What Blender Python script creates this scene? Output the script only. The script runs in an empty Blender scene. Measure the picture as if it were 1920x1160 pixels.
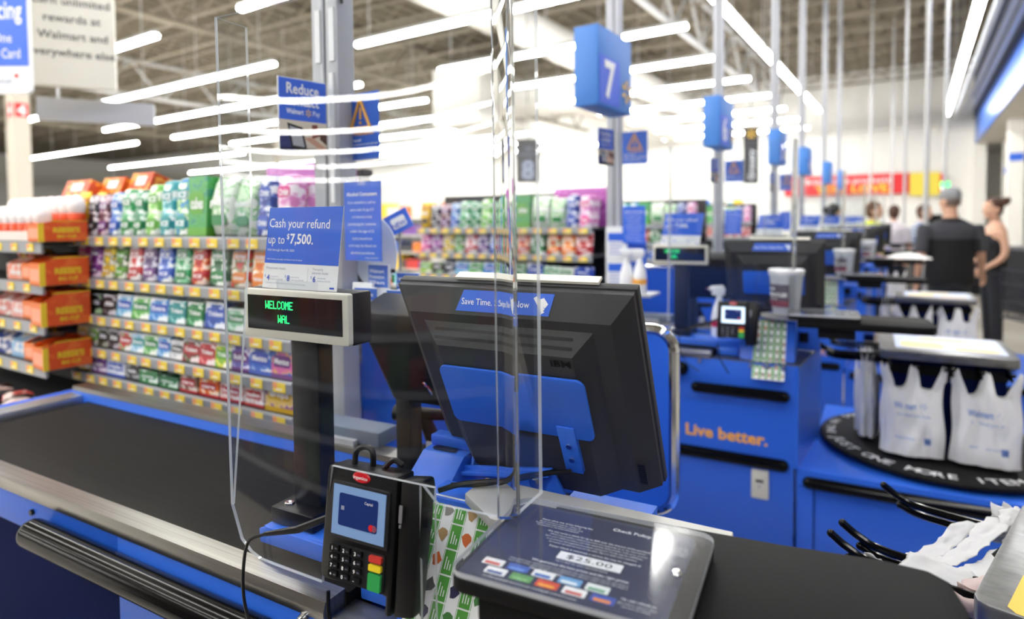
import bpy, bmesh, math, random
from mathutils import Vector, Matrix, noise
R = math.radians
SC = bpy.context.scene
COL = SC.collection
rnd = random.Random(7)
PI = math.pi

# ------------------------------------------------------------------ camera
CAM_H = 1.45
F_PX = 1170.0
cd = bpy.data.cameras.new('camera')
cam = bpy.data.objects.new('camera', cd)
COL.objects.link(cam)
cd.sensor_fit = 'HORIZONTAL'
cd.sensor_width = 36.0
cd.lens = F_PX / 1920 * 36.0
cd.shift_y = -120.0 / 1920
cd.clip_start = 0.02
cd.clip_end = 200
YAW, PITCH, ROLL = R(32.96682), R(2.25150), R(0.5)
Fv = Vector((-math.sin(YAW) * math.cos(PITCH), math.cos(YAW) * math.cos(PITCH), -math.sin(PITCH)))
R0 = Vector((math.cos(YAW), math.sin(YAW), 0))
U0 = R0.cross(Fv)
Rv = R0 * math.cos(ROLL) - U0 * math.sin(ROLL)
Uv = Rv.cross(Fv)
cam.matrix_world = Matrix(((Rv.x, Uv.x, -Fv.x, 0), (Rv.y, Uv.y, -Fv.y, 0), (Rv.z, Uv.z, -Fv.z, CAM_H), (0, 0, 0, 1)))
cd.dof.use_dof = True
cd.dof.focus_distance = 0.93
cd.dof.aperture_fstop = 2.3
SC.camera = cam
# ------------------------------------------------------------------ world, exposure
w = bpy.data.worlds.new('world')
SC.world = w
w.use_nodes = True
w.node_tree.nodes['Background'].inputs[0].default_value = (0.82, 0.86, 0.9, 1)
w.node_tree.nodes['Background'].inputs[1].default_value = 0.25
SC.view_settings.view_transform = 'Standard'
SC.view_settings.look = 'None'
SC.view_settings.gamma = 1.0
SC.view_settings.use_curve_mapping = False
SC.view_settings.exposure = 0.3
SC.cycles.transparent_max_bounces = 32
SC.cycles.max_bounces = 8
SC.cycles.sample_clamp_indirect = 6.0
LIGHT_STRENGTH = 38.0
LIGHT_Z = 4.8
ROW_Y = [6.0 + 2.43 * k for k in range(-5, 9)]
REAR_Y = [-13.0, -18.0, -23.5, -30.0, -40.0]                          # rows of the store behind the camera

# ------------------------------------------------------------------ helpers
def lin(c):
    c = c / 255.0
    return c / 12.92 if c <= 0.04045 else ((c + 0.055) / 1.055) ** 2.4
def rgb(h):
    return (lin(int(h[0:2], 16)), lin(int(h[2:4], 16)), lin(int(h[4:6], 16)), 1)

def mat(name, h, rough=0.5, metal=0.0, emit=0.0, bump=0.0, bscale=200.0, spec=0.5, alpha=None, trans=0.0):
    m = bpy.data.materials.new(name)
    m.use_nodes = True
    nt = m.node_tree
    b = nt.nodes['Principled BSDF']
    b.inputs['Base Color'].default_value = rgb(h)
    b.inputs['Roughness'].default_value = rough
    b.inputs['Metallic'].default_value = metal
    b.inputs['Specular IOR Level'].default_value = spec
    if emit:
        b.inputs['Emission Color'].default_value = rgb(h)
        b.inputs['Emission Strength'].default_value = emit
    if trans:
        b.inputs['Transmission Weight'].default_value = trans
    if bump:
        tc = nt.nodes.new('ShaderNodeTexCoord')
        nz = nt.nodes.new('ShaderNodeTexNoise')
        nz.inputs['Scale'].default_value = bscale
        nt.links.new(tc.outputs['Object'], nz.inputs['Vector'])
        bp = nt.nodes.new('ShaderNodeBump')
        bp.inputs['Strength'].default_value = bump
        bp.inputs['Distance'].default_value = 0.001
        nt.links.new(nz.outputs['Fac'], bp.inputs['Height'])
        nt.links.new(bp.outputs['Normal'], b.inputs['Normal'])
    return m

def mat_noise(name, h1, h2, scale=(40, 40, 40), rough=0.5, metal=0.0, lo=0.4, hi=0.6, detail=3.0, h3=None, spec=0.5):
    """two or three colours mixed by stretched noise in object space"""
    m = bpy.data.materials.new(name)
    m.use_nodes = True
    nt = m.node_tree
    b = nt.nodes['Principled BSDF']
    b.inputs['Roughness'].default_value = rough
    b.inputs['Metallic'].default_value = metal
    b.inputs['Specular IOR Level'].default_value = spec
    tc = nt.nodes.new('ShaderNodeTexCoord')
    mp = nt.nodes.new('ShaderNodeMapping')
    mp.inputs['Scale'].default_value = scale
    nz = nt.nodes.new('ShaderNodeTexNoise')
    nz.inputs['Scale'].default_value = 1.0
    nz.inputs['Detail'].default_value = detail
    cr = nt.nodes.new('ShaderNodeValToRGB')
    cr.color_ramp.elements[0].position = lo
    cr.color_ramp.elements[1].position = hi
    cr.color_ramp.elements[0].color = rgb(h1)
    cr.color_ramp.elements[1].color = rgb(h2)
    if h3:
        e = cr.color_ramp.elements.new(min(1.0, hi + 0.06))
        e.color = rgb(h3)
    nt.links.new(tc.outputs['Object'], mp.inputs['Vector'])
    nt.links.new(mp.outputs['Vector'], nz.inputs['Vector'])
    nt.links.new(nz.outputs['Fac'], cr.inputs['Fac'])
    nt.links.new(cr.outputs['Color'], b.inputs['Base Color'])
    return m

def mat_clear(name, tint=(0.97, 0.98, 0.985), ior=1.49, haze=0.0, rough=0.0):
    """clear sheet: straight-through transparency plus Fresnel reflection"""
    m = bpy.data.materials.new(name)
    m.use_nodes = True
    nt = m.node_tree
    nt.nodes.remove(nt.nodes['Principled BSDF'])
    out = nt.nodes['Material Output']
    tr = nt.nodes.new('ShaderNodeBsdfTransparent')
    tr.inputs[0].default_value = (*tint, 1)
    gl = nt.nodes.new('ShaderNodeBsdfGlossy')
    gl.inputs['Roughness'].default_value = rough
    fr = nt.nodes.new('ShaderNodeFresnel')
    ge = nt.nodes.new('ShaderNodeNewGeometry')                       # same reflection from either side of the sheet
    mr = nt.nodes.new('ShaderNodeMapRange')
    mr.inputs['To Min'].default_value = ior
    mr.inputs['To Max'].default_value = 1.0 / ior
    nt.links.new(ge.outputs['Backfacing'], mr.inputs['Value'])
    nt.links.new(mr.outputs['Result'], fr.inputs[0])
    mx = nt.nodes.new('ShaderNodeMixShader')
    nt.links.new(fr.outputs[0], mx.inputs[0])
    nt.links.new(tr.outputs[0], mx.inputs[1])
    nt.links.new(gl.outputs[0], mx.inputs[2])
    last = mx
    if haze:
        df = nt.nodes.new('ShaderNodeBsdfDiffuse')
        df.inputs[0].default_value = (0.8, 0.83, 0.86, 1)
        m2 = nt.nodes.new('ShaderNodeMixShader')
        m2.inputs[0].default_value = haze
        nt.links.new(mx.outputs[0], m2.inputs[1])
        nt.links.new(df.outputs[0], m2.inputs[2])
        last = m2
    nt.links.new(last.outputs[0], out.inputs[0])
    return m

def mat_sheet(name, h, rough=0.45, tl=0.4):
    """thin plastic film: diffuse with translucency"""
    m = mat(name, h, rough)
    nt = m.node_tree
    b = nt.nodes['Principled BSDF']
    t = nt.nodes.new('ShaderNodeBsdfTranslucent')
    t.inputs[0].default_value = rgb(h)
    mx = nt.nodes.new('ShaderNodeMixShader')
    mx.inputs[0].default_value = tl
    nt.links.new(b.outputs[0], mx.inputs[1])
    nt.links.new(t.outputs[0], mx.inputs[2])
    nt.links.new(mx.outputs[0], nt.nodes['Material Output'].inputs[0])
    return m

_txt = {}
def text_mesh(s, bold):
    k = (s, bold)
    if k not in _txt:
        cu = bpy.data.curves.new('lettering', 'FONT')
        cu.body = s
        cu.size = 1.0
        cu.offset = bold
        cu.resolution_u = 2
        o = bpy.data.objects.new('lettering', cu)
        COL.objects.link(o)
        bpy.context.view_layer.update()
        me = o.evaluated_get(bpy.context.evaluated_depsgraph_get()).to_mesh()
        vs = [v.co.copy() for v in me.vertices]
        fs = [tuple(p.vertices) for p in me.polygons]
        xs = [v.x for v in vs] or [0]
        _txt[k] = (vs, fs, min(xs), max(xs))
        bpy.data.objects.remove(o)
        bpy.data.curves.remove(cu)
    return _txt[k]

def smooth_path(pts, n=6):
    pts = [Vector(p) for p in pts]
    if len(pts) < 3:
        return pts
    out = []
    P = [pts[0] * 2 - pts[1]] + pts + [pts[-1] * 2 - pts[-2]]
    for i in range(1, len(P) - 2):
        a, b, c, d = P[i - 1], P[i], P[i + 1], P[i + 2]
        for k in range(n):
            t = k / n
            out.append(0.5 * ((2 * b) + (c - a) * t + (2 * a - 5 * b + 4 * c - d) * t * t + (3 * b - a - 3 * c + d) * t ** 3))
    out.append(pts[-1])
    return out

def rrect(x0, y0, x1, y1, r, n=5):
    r = min(r, abs(x1 - x0) / 2, abs(y1 - y0) / 2)
    out = []
    for cx, cy, a in ((x1 - r, y1 - r, 0), (x0 + r, y1 - r, 90), (x0 + r, y0 + r, 180), (x1 - r, y0 + r, 270)):
        for k in range(n + 1):
            t = R(a + 90 * k / n)
            out.append((cx + r * math.cos(t), cy + r * math.sin(t)))
    return out

class MB:
    """collects geometry for ONE mesh object; M is the current transform"""
    def __init__(s):
        s.v, s.f, s.mi, s.mats = [], [], [], []
        s.M = Matrix.Identity(4)
    def mid(s, m):
        if m not in s.mats:
            s.mats.append(m)
        return s.mats.index(m)
    def add(s, vs, fs, m):
        o = len(s.v)
        s.v += [s.M @ Vector(v) for v in vs]
        k = s.mid(m)
        for f in fs:
            s.f.append(tuple(i + o for i in f))
            s.mi.append(k)
        return s
    def box(s, x0, y0, z0, x1, y1, z1, m):
        vs = [(x, y, z) for z in (z0, z1) for y in (y0, y1) for x in (x0, x1)]
        return s.add(vs, [(0, 2, 3, 1), (4, 5, 7, 6), (0, 1, 5, 4), (2, 6, 7, 3), (0, 4, 6, 2), (1, 3, 7, 5)], m)
    def cbox(s, c, d, m):
        return s.box(c[0] - d[0] / 2, c[1] - d[1] / 2, c[2] - d[2] / 2, c[0] + d[0] / 2, c[1] + d[1] / 2, c[2] + d[2] / 2, m)
    def prism(s, prof, a, b, m, axis='z', m_side=None):
        """prof: 2D outline; extruded from a to b along axis. x:(y,z) y:(x,z) z:(x,y)"""
        n = len(prof)
        def P(p, t):
            return {'z': (p[0], p[1], t), 'y': (p[0], t, p[1]), 'x': (t, p[0], p[1])}[axis]
        vs = [P(p, a) for p in prof] + [P(p, b) for p in prof]
        s.add(vs, [tuple(range(n))[::-1], tuple(range(n, 2 * n))], m)
        o = len(s.v) - 2 * n
        k = s.mid(m_side or m)
        for i in range(n):
            j = (i + 1) % n
            s.f.append((o + i, o + j, o + n + j, o + n + i))
            s.mi.append(k)
        return s
    def poly(s, pts, m):
        return s.add(pts, [tuple(range(len(pts)))], m)
    def tube(s, path, r, m, n=8, smooth=0, cap=True):
        P = smooth_path(path, smooth) if smooth else [Vector(p) for p in path]
        rr = r if isinstance(r, (list, tuple)) else None
        vs, fs = [], []
        t = (P[1] - P[0]).normalized()
        up = Vector((0, 0, 1)) if abs(t.z) < 0.9 else Vector((1, 0, 0))
        a = t.cross(up).normalized()
        for i, p in enumerate(P):
            t = (P[min(i + 1, len(P) - 1)] - P[max(i - 1, 0)]).normalized()
            a = (a - t * a.dot(t)).normalized()
            b = t.cross(a)
            if rr:
                q = i / (len(P) - 1) * (len(rr) - 1)
                k = min(int(q), len(rr) - 2)
                rad = rr[k] + (rr[k + 1] - rr[k]) * (q - k)
            else:
                rad = r
            for j in range(n):
                an = 2 * PI * j / n
                vs.append(p + (a * math.cos(an) + b * math.sin(an)) * rad)
        for i in range(len(P) - 1):
            for j in range(n):
                fs.append((i * n + j, i * n + (j + 1) % n, (i + 1) * n + (j + 1) % n, (i + 1) * n + j))
        if cap:
            fs.append(tuple(range(n))[::-1])
            fs.append(tuple(range((len(P) - 1) * n, len(P) * n)))
        return s.add(vs, fs, m)
    def lathe(s, prof, m, n=24, c=(0, 0, 0)):
        vs, fs = [], []
        for (r, z) in prof:
            for j in range(n):
                a = 2 * PI * j / n
                vs.append((c[0] + r * math.cos(a), c[1] + r * math.sin(a), c[2] + z))
        for i in range(len(prof) - 1):
            for j in range(n):
                fs.append((i * n + j, i * n + (j + 1) % n, (i + 1) * n + (j + 1) % n, (i + 1) * n + j))
        fs.append(tuple(range(n))[::-1])
        fs.append(tuple(range((len(prof) - 1) * n, len(prof) * n)))
        return s.add(vs, fs, m)
    def rings(s, rings, m, cap=True):
        n = len(rings[0])
        vs = [p for r in rings for p in r]
        fs = []
        for i in range(len(rings) - 1):
            for j in range(n):
                fs.append((i * n + j, i * n + (j + 1) % n, (i + 1) * n + (j + 1) % n, (i + 1) * n + j))
        if cap:
            fs.append(tuple(range(n))[::-1])
            fs.append(tuple(range((len(rings) - 1) * n, len(rings) * n)))
        return s.add(vs, fs, m)
    def ball(s, c, r, m, n=12, k=8):
        r = r if isinstance(r, (tuple, list)) else (r, r, r)
        rg = []
        for i in range(k + 1):
            t = PI * (0.02 + 0.96 * i / k) - PI / 2
            rg.append([(c[0] + r[0] * math.cos(t) * math.cos(2 * PI * j / n), c[1] + r[1] * math.cos(t) * math.sin(2 * PI * j / n), c[2] + r[2] * math.sin(t)) for j in range(n)])
        return s.rings(rg, m)
    def text(s, t, size, o, m, ex=(1, 0, 0), ey=(0, 0, 1), align='c', bold=0.0, width=None, warp=None):
        vs, fs, x0, x1 = text_mesh(t, bold)
        ex, ey, o = Vector(ex), Vector(ey), Vector(o)
        k = size
        kx = width / max(1e-6, (x1 - x0)) if width else k
        sh = {'l': x0, 'c': (x0 + x1) / 2, 'r': x1}[align]
        pts = [o + ex * ((v.x - sh) * kx) + ey * (v.y * k) for v in vs]
        if warp:
            pts = [warp(p) for p in pts]
        return s.add(pts, fs, m)
    def line(s, o, L, h, m, ex=(1, 0, 0), ey=(0, 0, 1)):
        o, ex, ey = Vector(o), Vector(ex), Vector(ey)
        return s.poly([o, o + ex * L, o + ex * L + ey * h, o + ey * h], m)
    def build(s, name, parent=None, bevel=0.0, seg=2, smooth=True, angle=35, loc=None, rz=0.0, weld=False):
        me = bpy.data.meshes.new(name)
        me.from_pydata([tuple(v) for v in s.v], [], s.f)
        for m in s.mats:
            me.materials.append(m)
        me.polygons.foreach_set('material_index', s.mi)
        if bevel:
            bm = bmesh.new()
            bm.from_mesh(me)
            es = [e for e in bm.edges if len(e.link_faces) == 2 and e.calc_face_angle(0) > R(30)]
            bmesh.ops.bevel(bm, geom=es, offset=bevel, segments=seg, affect='EDGES', profile=0.5, clamp_overlap=True)
            bm.to_mesh(me)
            bm.free()
        me.update()
        if smooth:
            me.shade_smooth()
            me.set_sharp_from_angle(angle=R(angle))
        o = bpy.data.objects.new(name, me)
        COL.objects.link(o)
        if parent:
            o.parent = parent
        if loc is not None:
            o.location = loc
        o.rotation_euler.z = rz
        return o

def tag(o, label, cat, group=None, kind=None):
    o['label'] = label
    o['category'] = cat
    if group:
        o['group'] = group
    if kind:
        o['kind'] = kind
    return o
def thing(name, label, cat, loc=(0, 0, 0), rz=0.0, group=None):
    o = bpy.data.objects.new(name, None)
    o.empty_display_size = 0.05
    COL.objects.link(o)
    o.location = loc
    o.rotation_euler = (0, 0, rz)
    return tag(o, label, cat, group)
def struct(mb, name, **k):
    o = mb.build(name, **k)
    o['kind'] = 'structure'
    return o
_kids = {}
def copy_tree(o, parent=None):
    c = o.copy()
    COL.objects.link(c)
    if parent:
        c.parent = parent
    for ch in o.children:
        copy_tree(ch, c)
    return c
ORD = ['first', 'second', 'third', 'fourth', 'fifth', 'sixth', 'seventh', 'eighth', 'ninth', 'tenth', 'eleventh', 'twelfth', 'thirteenth', 'fourteenth', 'fifteenth', 'sixteenth', 'seventeenth', 'eighteenth', 'nineteenth', 'twentieth']

# ------------------------------------------------------------------ materials
BLUE = mat('blue powder coat', '2E6CE0', 0.42, bump=0.25, bscale=900)
BLUE2 = mat('blue panel laminate', '2C68DC', 0.38)
NAVY = mat('dark navy panel', '051546', 0.8, spec=0.1)
SIGNBLUE = mat('sign blue', '2E64D6', 0.4)
SIGNDEEP = mat('warning sign blue', '1858BE', 0.4)
LANEBLUE = mat('lane sign blue', '3E7CCB', 0.5)
LANEBLUE2 = mat('lane sign number panel', '3F63D8', 0.45)
WHITE = mat('white print', 'F4F5F7', 0.5)
OFFWHITE = mat('off white plastic', 'D9D6C9', 0.45)
PAPER = mat('paper', 'EEF0F2', 0.7)
GREYTXT = mat('grey print', '8A93A8', 0.6)
BLUETXT = mat('blue print', '2A4CC0', 0.5)
YELLOW = mat('yellow print', 'F5C53A', 0.5)
AMBER = mat('amber print', 'E9A93C', 0.5)
ORANGETXT = mat('orange lettering', 'FFB648', 0.5)
BLACK = mat('black plastic', '0A0A0C', 0.36, spec=0.35)
BLACKM = mat('matte black', '0B0B0D', 0.6, spec=0.2)
DARK = mat('dark grey plastic', '38383A', 0.5, bump=0.15, bscale=1500, spec=0.35)
DARK2 = mat('charcoal plastic', '1B1C20', 0.48, spec=0.35)
CHROME = mat('chrome', 'D8DADC', 0.12, 1.0)
ALU = mat('grey aluminium', 'B4B6BC', 0.38, 0.85)
ALUP = mat('painted grey post', 'B3B5BB', 0.45, 0.2)
GALV = mat('galvanised pole', 'B9BABC', 0.5, 0.1)
STEEL = mat_noise('brushed steel', '8E8C88', 'A6A4A0', (3, 260, 40), 0.30, 0.95, 0.3, 0.7)
STEELT = mat('satin steel top', 'C4C3BF', 0.42, 0.35)
STEELW = mat_noise('worn steel', '7C7C7E', '929395', (30, 60, 30), 0.38, 0.95, 0.3, 0.7)
RUBBER = mat('black rubber', '17181A', 0.45)
BELT = mat_noise('conveyor belt rubber', '100F0E', '1D1B1A', (4, 420, 4), 0.65, 0.0, 0.3, 0.75, 4, spec=0.15)
GLOSSB = mat('glossy black bumper', '040405', 0.16, spec=0.18)
SHELFB = mat('black laminate', '0E0E0F', 0.65, bump=0.1, bscale=600, spec=0.12)
CLEAR = mat_clear('clear acrylic')
CLEARE = mat_clear('acrylic sheet edge', (0.93, 0.95, 0.97), 2.2, 0.5)  # pale diffuse haze mixed in as a painted highlight along the edges
CLEARH = mat_clear('clear hazy plastic', (0.95, 0.96, 0.97), 1.45, 0.02, 0.1)
BEND = mat('acrylic bend', 'F8FAFA', 0.0, trans=1.0)
BEND.node_tree.nodes['Principled BSDF'].inputs['IOR'].default_value = 1.45
FROST = mat_sheet('translucent white bucket', 'E8ECEF', 0.35, 0.5)
BAGM = mat_sheet('thin white bag film', 'FAFAFA', 0.45, 0.1)
BAGW = mat_sheet('creased white bag film', 'ECEBEB', 0.45, 0.3)
BAGP = mat_sheet('pinkish bag film', 'C9B6B4', 0.5, 0.3)
BAGR = mat_sheet('loose bag film', 'D2D2D4', 0.4, 0.3)
BAGTXT = mat('bag print blue', '7FA0D8', 0.5)
GREEN = mat('display green', '25E07A', 0.5, emit=1.6)
GREEN2 = mat('indicator green', '1FE070', 0.5, emit=3.0)
SCREENB = mat('black display glass', '0A0C0E', 0.08)
LCD = mat('terminal screen', '6F8CB4', 0.25, emit=0.22)
LCDW = mat('bright terminal screen', 'CFE4F4', 0.3, emit=0.9)
LCDN = mat('terminal screen card picture', '122A66', 0.25, emit=0.12)
REDB = mat('red badge', 'C81422', 0.3)
KRED = mat('red key', 'C4342C', 0.4)
KYEL = mat('yellow key', 'E8CE22', 0.4)
KGRN = mat('green key', '2A9A4C', 0.4)
KEYM = mat('black key', '0C0D10', 0.3)
LEAFG = mat('chart green', '4E9A3A', 0.6)
RAILGREY = mat('shelf rail grey', '9EA1A6', 0.4, 0.3)
SHELFG = mat('dark shelf', '2C2D30', 0.6)
TAGY = mat('price tag yellow', 'F2D44A', 0.6)
TAGO = mat('price tag orange', 'F0A070', 0.6)
CARD = mat('cardboard', '9A7A5C', 0.8)
WALLW = mat('white wall', 'E9E8E4', 0.8)
FLOORM = mat_noise('polished concrete floor', 'AFA89D', 'C2BCB2', (1.2, 1.2, 1.2), 0.22, 0.0, 0.35, 0.65, 5)
DECK = mat('roof deck', '706859', 0.85)
JOIST = mat('joist paint', '8A8274', 0.8)
TRUSSW = mat('white truss', 'BEBFC0', 0.6)
DUCTM = mat('white duct', 'EDEBE6', 0.55)
REDBAN = mat('banner red', 'D6202A', 0.6)
YELBAN = mat('banner yellow', 'E6D24A', 0.6)
BLACKSIGN = mat('charcoal sign', '3A3A3E', 0.6)
TUBE = mat('lamp tube', 'FFFFFF', 0.5)
_b = TUBE.node_tree.nodes['Principled BSDF']
_b.inputs['Emission Color'].default_value = (1.0, 0.985, 0.93, 1)
_b.inputs['Emission Strength'].default_value = LIGHT_STRENGTH
PILLAR = mat('beige pillar paint', 'C6BFB2', 0.8)
SKIN = mat('skin', 'C99A80', 0.55)
SKIN2 = mat('pale skin', 'D6A88E', 0.55)

# ------------------------------------------------------------------ ceiling lights (the store's own lamps)
def ceiling_light(x0, y0, x1, y1, label, group, wd=0.12):
    L = math.hypot(x1 - x0, y1 - y0)
    t = thing('ceiling_light', label, 'ceiling light', ((x0 + x1) / 2, (y0 + y1) / 2, LIGHT_Z), math.atan2(y1 - y0, x1 - x0), group)
    b = MB()
    b.prism([(-wd * .55, .03), (wd * .55, .03), (wd * .3, .1), (-wd * .3, .1)], -L / 2, L / 2, TRUSSW, 'x')
    for k in range(int(L // 2.4) + 1):
        xx = -L / 2 + .3 + k * 2.4
        b.box(xx, -.006, .1, xx + .012, .006, 2.2, TRUSSW)
    b.build('housing', t, smooth=False)
    b = MB()
    b.prism(rrect(-wd / 2, -.045, wd / 2, .03, .03, 3), -L / 2, L / 2, TUBE, 'x')
    b.build('lamp_tube', t)
    return t
for i, y in enumerate(ROW_Y):
    w_ = ORD[i]
    for (a, c, nm) in ((-8.9, -3.4, 'near the checkout lanes'), (-24.2, -11.4, 'over the sales floor'), (-40, -27, 'over the far aisles')):
        if nm.endswith('aisles') and i % 2:
            continue
        ceiling_light(a, y, c, y, 'white ceiling strip light %s, %s row towards the end wall' % (nm, w_), 'strip lights %s' % nm, .115)
for i, y in enumerate(REAR_Y):
    for (a, c, nm) in ((-46, -25.2, 'far left'), (-24.8, -4, 'near')):
        ceiling_light(a, y, c, y, 'white ceiling strip light behind the camera, %s piece, %s row away' % (nm, ORD[i]), 'strip lights behind the camera', .12)
YL = [(-8, -3.2), (-2.7, 2.2), (2.7, 7.6), (8.1, 13.0), (13.3, 17.2), (17.5, 21.7)]
for i, (a, c) in enumerate(YL):
    ceiling_light(-2.62, a, -2.62, c, 'white strip light in line above the lane signs, %s towards the end wall' % ORD[i], 'strip lights in line above the lane signs', .13)
for i in range(6):
    a = -8 + i * 5.5
    ceiling_light(.78, a, .78, a + 5.35, 'white strip light in line beside the blue fascia, %s towards the end wall' % ORD[i], 'strip lights beside the blue fascia', .13)

# ------------------------------------------------------------------ the setting
b = MB(); b.box(-60, -45, -.1, 14, 34, 0, FLOORM); struct(b, 'floor', smooth=False)
b = MB()                                                             # corrugated deck: ribs along Y
xs = -60.0
prof = []
while xs < 14:
    prof += [(xs, 7.05), (xs + .12, 7.05), (xs + .16, 7.12), (xs + .36, 7.12), (xs + .4, 7.05)]
    xs += .45
prof += [(14, 7.05), (14, 7.3), (-60, 7.3)]
b.prism(prof, -45, 34, DECK, 'y'); struct(b, 'ceiling', smooth=False)
b = MB(); b.box(-60, 27.5, 0, 1.9, 27.8, 7.1, WALLW); b.box(-9, 27.3, 4.75, 1.85, 27.5, 5.05, WALLW)
struct(b, 'wall_back', smooth=False)
b = MB(); b.box(1.62, 27.2, 0, 2.0, 27.5, 4.9, WALLW); b.box(.6, 27.25, 4.55, 2.0, 27.5, 4.95, WALLW); struct(b, 'wall_back_return', smooth=False)
b = MB(); b.box(-60.3, -45, 0, -60, 34, 7.1, WALLW); struct(b, 'wall_left', smooth=False)
b = MB(); b.box(1.9, 31.5, 0, 14, 31.8, 4.2, WALLW); struct(b, 'wall_vestibule', smooth=False)
b = MB(); b.box(9, -45, 0, 9.3, 34, 4.2, WALLW); struct(b, 'wall_right', smooth=False)
b = MB(); b.box(-60, -45.3, 0, 14, -45, 7.1, WALLW); struct(b, 'wall_behind', smooth=False)
b = MB()
b.box(1.72, -45, 4.0, 14, 31.8, 4.12, mat('soffit paint', 'C9C5BE', 0.8))
struct(b, 'ceiling_soffit', smooth=False)
b = MB(); b.box(1.66, -45, 4.0, 1.72, 27.1, 5.15, mat('fascia blue', '2F66C4', 0.3)); b.box(1.6, -45, 4.9, 1.72, 27.1, 7.05, mat('fascia dark blue', '122448', 0.6))
struct(b, 'trim_fascia', smooth=False)
for i, (x, z) in enumerate(((1.04, 4.85), (1.25, 4.88), (1.44, 4.95))):
    b = MB(); b.box(x - .045, -10, z - .04, x + .045, 26.5, z + .05, RAILGREY); struct(b, 'trim_rail_%d' % (i + 1), smooth=False)
for i, (x, y) in enumerate(((2.15, 21.0), (2.6, 27.0))):
    b = MB(); b.box(x - .17, y - .17, 0, x + .17, y + .17, 4.0, WALLW); b.box(x - .15, y - .18, 2.9, x + .15, y - .17, 3.1, SIGNBLUE)
    o = struct(b, 'trim_column_%d' % (i + 1), smooth=False)
# roof joists along X, girders along Y
def truss(p0, p1, z0, z1, n, name, m, r=.035):
    b = MB()
    p0, p1 = Vector(p0), Vector(p1)
    for z in (z0, z1):
        b.tube([(p0.x, p0.y, z), (p1.x, p1.y, z)], r * 1.35, m, 6)
    for k in range(n):
        a = p0.lerp(p1, k / n); c = p0.lerp(p1, (k + 1) / n); mid_ = (a + c) / 2
        b.tube([(a.x, a.y, z1), (mid_.x, mid_.y, z0)], r * .7, m, 5)
        b.tube([(mid_.x, mid_.y, z0), (c.x, c.y, z1)], r * .7, m, 5)
    return struct(b, name, smooth=False)
for i in range(27):
    y = -12.3 + i * 1.5
    truss((-44, y, 0), (1.5, y, 0), 6.45, 6.95, 30, 'trim_joist_%d' % (i + 1), JOIST, .028)
for i, x in enumerate((-31, -22, -13.4, -4.6)):
    truss((x, -6, 0), (x, 27.4, 0), 5.75, 6.9, 16, 'trim_girder_%d' % (i + 1), TRUSSW if i % 2 else JOIST, .055)
for i, (x, y) in enumerate(((-10.9, 3.75), (-24.5, 8.2), (-13.4, 20.5), (-38, 10), (-27, 20))):
    b = MB(); b.box(x - .1, y - .1, 0, x + .1, y + .1, 6.9, PILLAR)
    if i == 0:
        b.box(x - .08, y - .104, 3.0, x + .08, y - .1, 3.2, REDBAN); b.box(x + .1, y - .08, 3.0, x + .104, y + .08, 3.2, REDBAN)
        b.text('4', .2, (x, y - .106, 3.03), WHITE, bold=.03); b.text('4', .2, (x + .106, y, 3.03), WHITE, ex=(0, 1, 0), bold=.03)
    struct(b, 'trim_pillar_%d' % (i + 1), smooth=False)

# ducts
t = thing('air_duct', 'large round white air duct running along the ceiling behind the sign numbered seven', 'duct', (-7.6, 0, 5.85))
b = MB(); b.tube([(0, -4, 0), (0, 27, 0)], .42, DUCTM, 20)
b.build('pipe', t)
for y in (2, 5, 8, 11, 14, 17, 20, 23):
    b = MB(); b.tube([(0, y, 0), (0, y + .06, 0)], .435, DUCTM, 20); b.build('collar', t)
t = thing('air_duct', 'white duct with box plenum and elbow below the ceiling, left of the sign numbered seven', 'duct', (-11.4, 16.4, 5.15))
b = MB(); b.box(-1.3, -1.3, -.75, .5, 1.3, 1.0, DUCTM); b.build('plenum_box', t, bevel=.05)
b = MB(); b.tube([(-.9, -.4, -.1), (.6, 0, .05), (2.2, .6, .1), (2.75, 2.2, .1), (2.8, 9, .1)], .55, DUCTM, 20, 8); b.build('elbow_pipe', t)

# banner and signs on the end wall
t = thing('wall_banner', 'long red banner with yellow lettering on the white end wall', 'banner', (-2.4, 27.25, 2.72))
b = MB(); b.box(-2.1, 0, -.38, 2.15, .03, .38, REDBAN); b.build('red_field', t, smooth=False)
b = MB(); b.text('Bring home products', .3, (0.1, -.012, .06), WHITE, width=2.9, bold=.01); b.text('YOU LOVE.', .42, (.3, -.012, -.3), YELLOW, width=2.6, bold=.03); b.build('lettering', t, smooth=False)
t = thing('wall_banner', 'plain yellow banner panel beside the red banner on the end wall', 'banner', (.25, 27.2, 2.66))
b = MB(); b.box(-.48, 0, -.42, .42, .03, .42, YELBAN); b.box(.42, 0, -.36, .52, .03, .36, REDBAN); b.build('panel', t, smooth=False)
t = thing('wall_sign', 'blue and white sign plates on the wall at the right edge', 'sign', (4.35, 31.4, 2.4))
b = MB()
b.box(-.3, 0, .35, 1.2, .04, .55, SIGNBLUE); b.box(-.2, 0, -.1, 1.2, .04, .3, WHITE); b.box(-.3, 0, -.45, 1.2, .04, -.12, SIGNBLUE); b.build('plate', t, smooth=False)

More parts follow.
